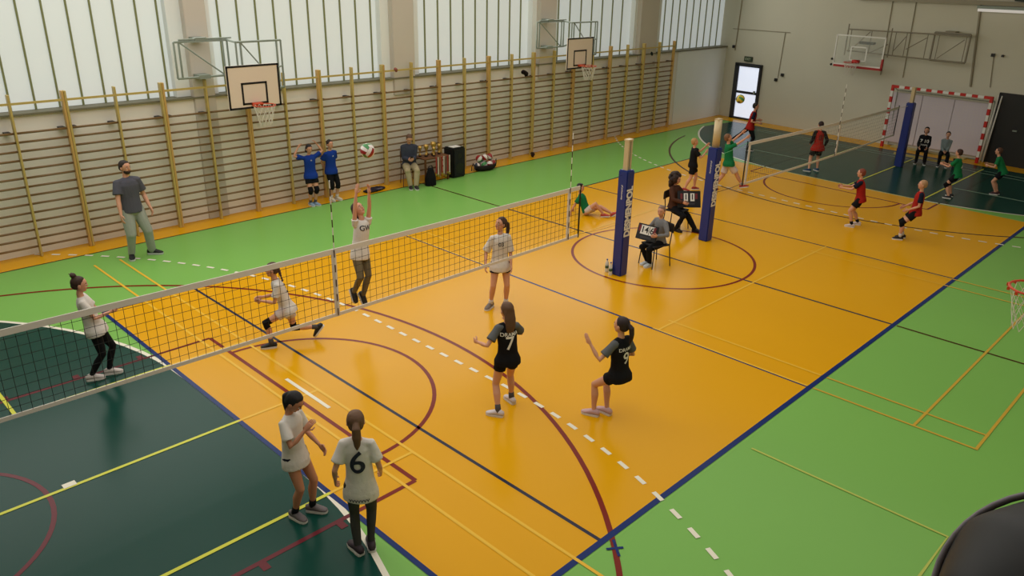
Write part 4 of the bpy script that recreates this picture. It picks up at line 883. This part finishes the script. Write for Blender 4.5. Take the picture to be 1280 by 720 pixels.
person('blond boy in black shirt and shorts with raised hands and red shoes', (4.75, 2.43), HD(31, 18), 1.36, near=False, pel=(0, 0, .505), head_pitch=12, feet=((.09, .05, .045), (-.13, -.05, .045)), fyaw=(10, -30), hands=((.24, .06, .84), (.20, -.06, .74)), ehint=((0, .5, -1), (0, -.5, -1)), shirt=BK, bottoms='shorts', bcol=BK, bfrac=.7, hair='short', hcol=(176, 136, 88), shoes=(156, 44, 40), curl=.2)
person('boy in green shirt and white shorts lunging behind the second post, arms up', (5.55, 1.75), HD(30, 18), 1.50, near=False, lift=.0, pel=(-.08, 0, .49), lean=(-.12, 0), head_pitch=20, feet=((-.26, .05, .05), (.24, -.03, .045)), fyaw=(0, -10), fpitch=(-20, 10), hands=((.16, .07, 1.02), (.20, -.06, .95)), ehint=((.2, .6, -.8), (.2, -.6, -.8)), shirt=GRN, bottoms='shorts', bcol=WSH, bfrac=.8, hair='short', hcol=(120, 84, 58), shoes=(170, 50, 46), socks=SOCKW, loose=1.1)
person('boy in dark red shirt and black leggings running near the glazed door', (10.4, 3.97), HD(28, 8), 1.52, near=False, pel=(.0, 0, .50), lean=(.16, 0), feet=((-.36, .05, .16), (.02, -.04, .045)), fpitch=(-45, 0), fyaw=(0, 0), hands=((.16, .12, .62), (.14, -.13, .60)), ehint=((-1, .3, -.3), (-1, -.3, -.3)), shirt=REDJ, sleeve_col=NVY, bottoms='leggings', bcol=BK, bfrac=.7, hair='short', hcol=(26, 20, 20), shoes=(24, 22, 26))
person('player in red shirt with black sleeves, back turned, beyond the far net', (9.31, 1.23), HD(23, 112), 1.42, near=False, pel=(0, 0, .51), lean=(.03, 0), head_pitch=-6, feet=((-.03, .12, .045), (.02, -.07, .045)), fyaw=(60, 15), hands=((.10, .12, .55), (.03, -.15, .52)), shirt=REDJ, sleeve_col=BK, sleeve='long', bottoms='shorts', bcol=BK, bfrac=.75, hair='short', hcol=(38, 22, 22), shoes=(26, 62, 92), socks=None, number='8', ncol=mat('number_dark_red', (90, 20, 20)), npos=(-1, .69, .14), loose=1.2, shirt_len=.09)
person('red-haired boy in red and black shirt with forearms forward, facing left', (4.86, -1.80), HD(20, 178), 1.36, near=False, pel=(-.03, 0, .48), lean=(.16, 0), feet=((.03, .07, .045), (-.05, -.12, .045)), fyaw=(0, 0), hands=((.27, .04, .63), (.28, -.02, .65)), ehint=((-.2, .5, -1), (-.2, -.5, -1)), shirt=REDJ, sleeve_col=NVY, bottoms='shorts', bcol=BK, bfrac=.6, hair='short', hcol=(120, 56, 40), shoes=(206, 190, 188), socks=BK)
person('blond boy in red and navy shirt with black knee pads, leaning back', (4.75, -2.92), HD(17, 190), 1.38, near=False, pel=(-.10, 0, .46), lean=(-.03, 0), head_pitch=5, feet=((.06, .05, .045), (.01, -.06, .045)), fyaw=(0, 5), hands=((.03, .10, .50), (.05, -.12, .50)), shirt=REDJ, sleeve_col=NVY, bottoms='shorts', bcol=BK, bfrac=.6, hair='short', hcol=(168, 130, 96), shoes=(26, 20, 24), socks=SOCKW, pads=PAD)
person('boy in green shirt and black knee pads facing left, number on back', (9.23, -2.44), HD(15, 160), 1.32, near=False, pel=(-.05, 0, .46), lean=(.16, 0), feet=((-.02, .10, .045), (.02, -.10, .045)), fyaw=(10, -10), hands=((.24, .05, .62), (.22, -.06, .62)), ehint=((-.2, .5, -1), (-.2, -.5, -1)), shirt=GRN, bottoms='shorts', bcol=BK, bfrac=.6, hair='short', hcol=(60, 34, 28), shoes=(40, 36, 40), pads=PAD, number='4', ncol=NUMW, npos=(-1, .66, .12))
person('boy in green shirt and dark shorts at the right edge, leaning forward', (10.51, -3.16), HD(12, 175), 1.30, near=False, pel=(-.03, 0, .47), lean=(.48, 0), feet=((.0, .04, .045), (-.02, -.05, .045)), hands=((.24, .05, .56), (.26, -.05, .58)), ehint=((-.2, .5, -1), (-.2, -.5, -1)), shirt=GRN, bottoms='shorts', bcol=BK, bfrac=.6, hair='short', hcol=(80, 52, 40), shoes=(60, 30, 34))
person('seated player in black shirt lettered white, left on the bench', (13.0, -.42), HD(17, 268), 1.36, near=False, pel=(0, 0, .30), lean=(.06, 0), seated=True, feet=((.24, .09, .045), (.22, -.08, .045)), hands=((.20, .08, .36), (.20, -.08, .36)), shirt=BK, sleeve='long', bottoms='trousers', bcol=BK, hair='bob', hcol=(26, 20, 20), shoes=(24, 24, 26), number='7 10', ncol=NUMW, npos=(1, .70, .10), extra_text=[('DRAMA', .62, .045)], loose=1.2)
person('seated boy in pale grey top and black trousers, right on the bench', (13.1, -1.0), HD(16, 272), 1.26, near=False, pel=(0, 0, .31), lean=(.03, 0), seated=True, feet=((.24, .08, .045), (.22, -.08, .045)), hands=((.18, .03, .36), (.18, -.03, .36)), shirt=LG, sleeve='long', bottoms='trousers', bcol=BK, hair='short', hcol=(24, 18, 20), shoes=(60, 56, 58))
bench = thing('bench', 'low wooden gymnastics bench in front of the goal', 'bench', (13.08, -.55, 0), math.radians(-6))
boxo('seat_board', -.13, .13, -1.1, 1.1, .30, .34, WOOD, bench, .006); boxo('lower_rail', -.03, .03, -1.0, 1.0, .08, .14, WOOD, bench)
for y in (-.85, .85): boxo('leg', -.14, .14, y-.03, y+.03, 0, .30, DARK, bench)

# phone in the seated adult's hands
ph = boxo('phone', -.035, .035, -.005, .005, -.07, .07, BLACK, None, .003); 
sp = Matrix.Translation((-.32, 7.60, 0)) @ Matrix.Rotation(math.radians(HD(52, 280)), 4, 'Z'); ph.matrix_world = sp @ Matrix.Translation((sd['W'][0]+sd['W'][1])/2+Vector((.09, 0, .04))) @ Matrix.Rotation(PI/2, 4, 'Z') @ Matrix.Rotation(.6, 4, 'X'); tag(ph, 'dark phone held by the seated adult', 'phone')
# scoreboards
def scoreboard(label, loc, rz, tilt, txt, w_=.44, h_=.30):
    t = thing('scoreboard', label, 'scoreboard', loc, rz); t.rotation_euler = Euler((0, tilt, rz), 'XYZ')
    boxo('frame', -.012, .012, -w_/2, w_/2, -h_/2, h_/2, BLACK, t, .006)
    for ch, y, cw in txt:
        boxo('number_card', .013, .017, y-cw, y+cw, -.045, .125, WHITE, t)
        me = text_mesh(ch, .165, BLACK, .0005, .003); o = obj('digits', me, t, (.0185, y, .04)); o.rotation_euler = (PI/2, 0, PI/2)
    boxo('small_card', .013, .016, -.12, .12, -.12, -.075, mat('dark_card', (50, 50, 56)), t)
    for y in (-.16, .16):
        boxo('edge_grip', -.014, .02, y-.03, y+.02, .0, .12, mat('dark_red_tab', (110, 34, 40)), t)
h1 = math.radians(HD(33, 222)); d1 = Vector((math.cos(h1), math.sin(h1), 0))
scoreboard('dark flip scoreboard reading 14 6 held by the child in grey', (-.50+d1.x*.30, -.22+d1.y*.30, .68), math.radians(HD(33, 240)), -.35, [('14', -.055, .09), ('6', .10, .052)])
h2 = math.radians(HD(32, 335)); d2 = Vector((math.cos(h2), math.sin(h2), 0))
scoreboard('dark flip scoreboard held by the curly-haired person', (1.66+d2.x*.30, .86+d2.y*.30, .72), math.radians(HD(32, 285)), -.45, [('1', -.07, .045), ('1', .07, .045)], .50, .36)
# wristband / watch
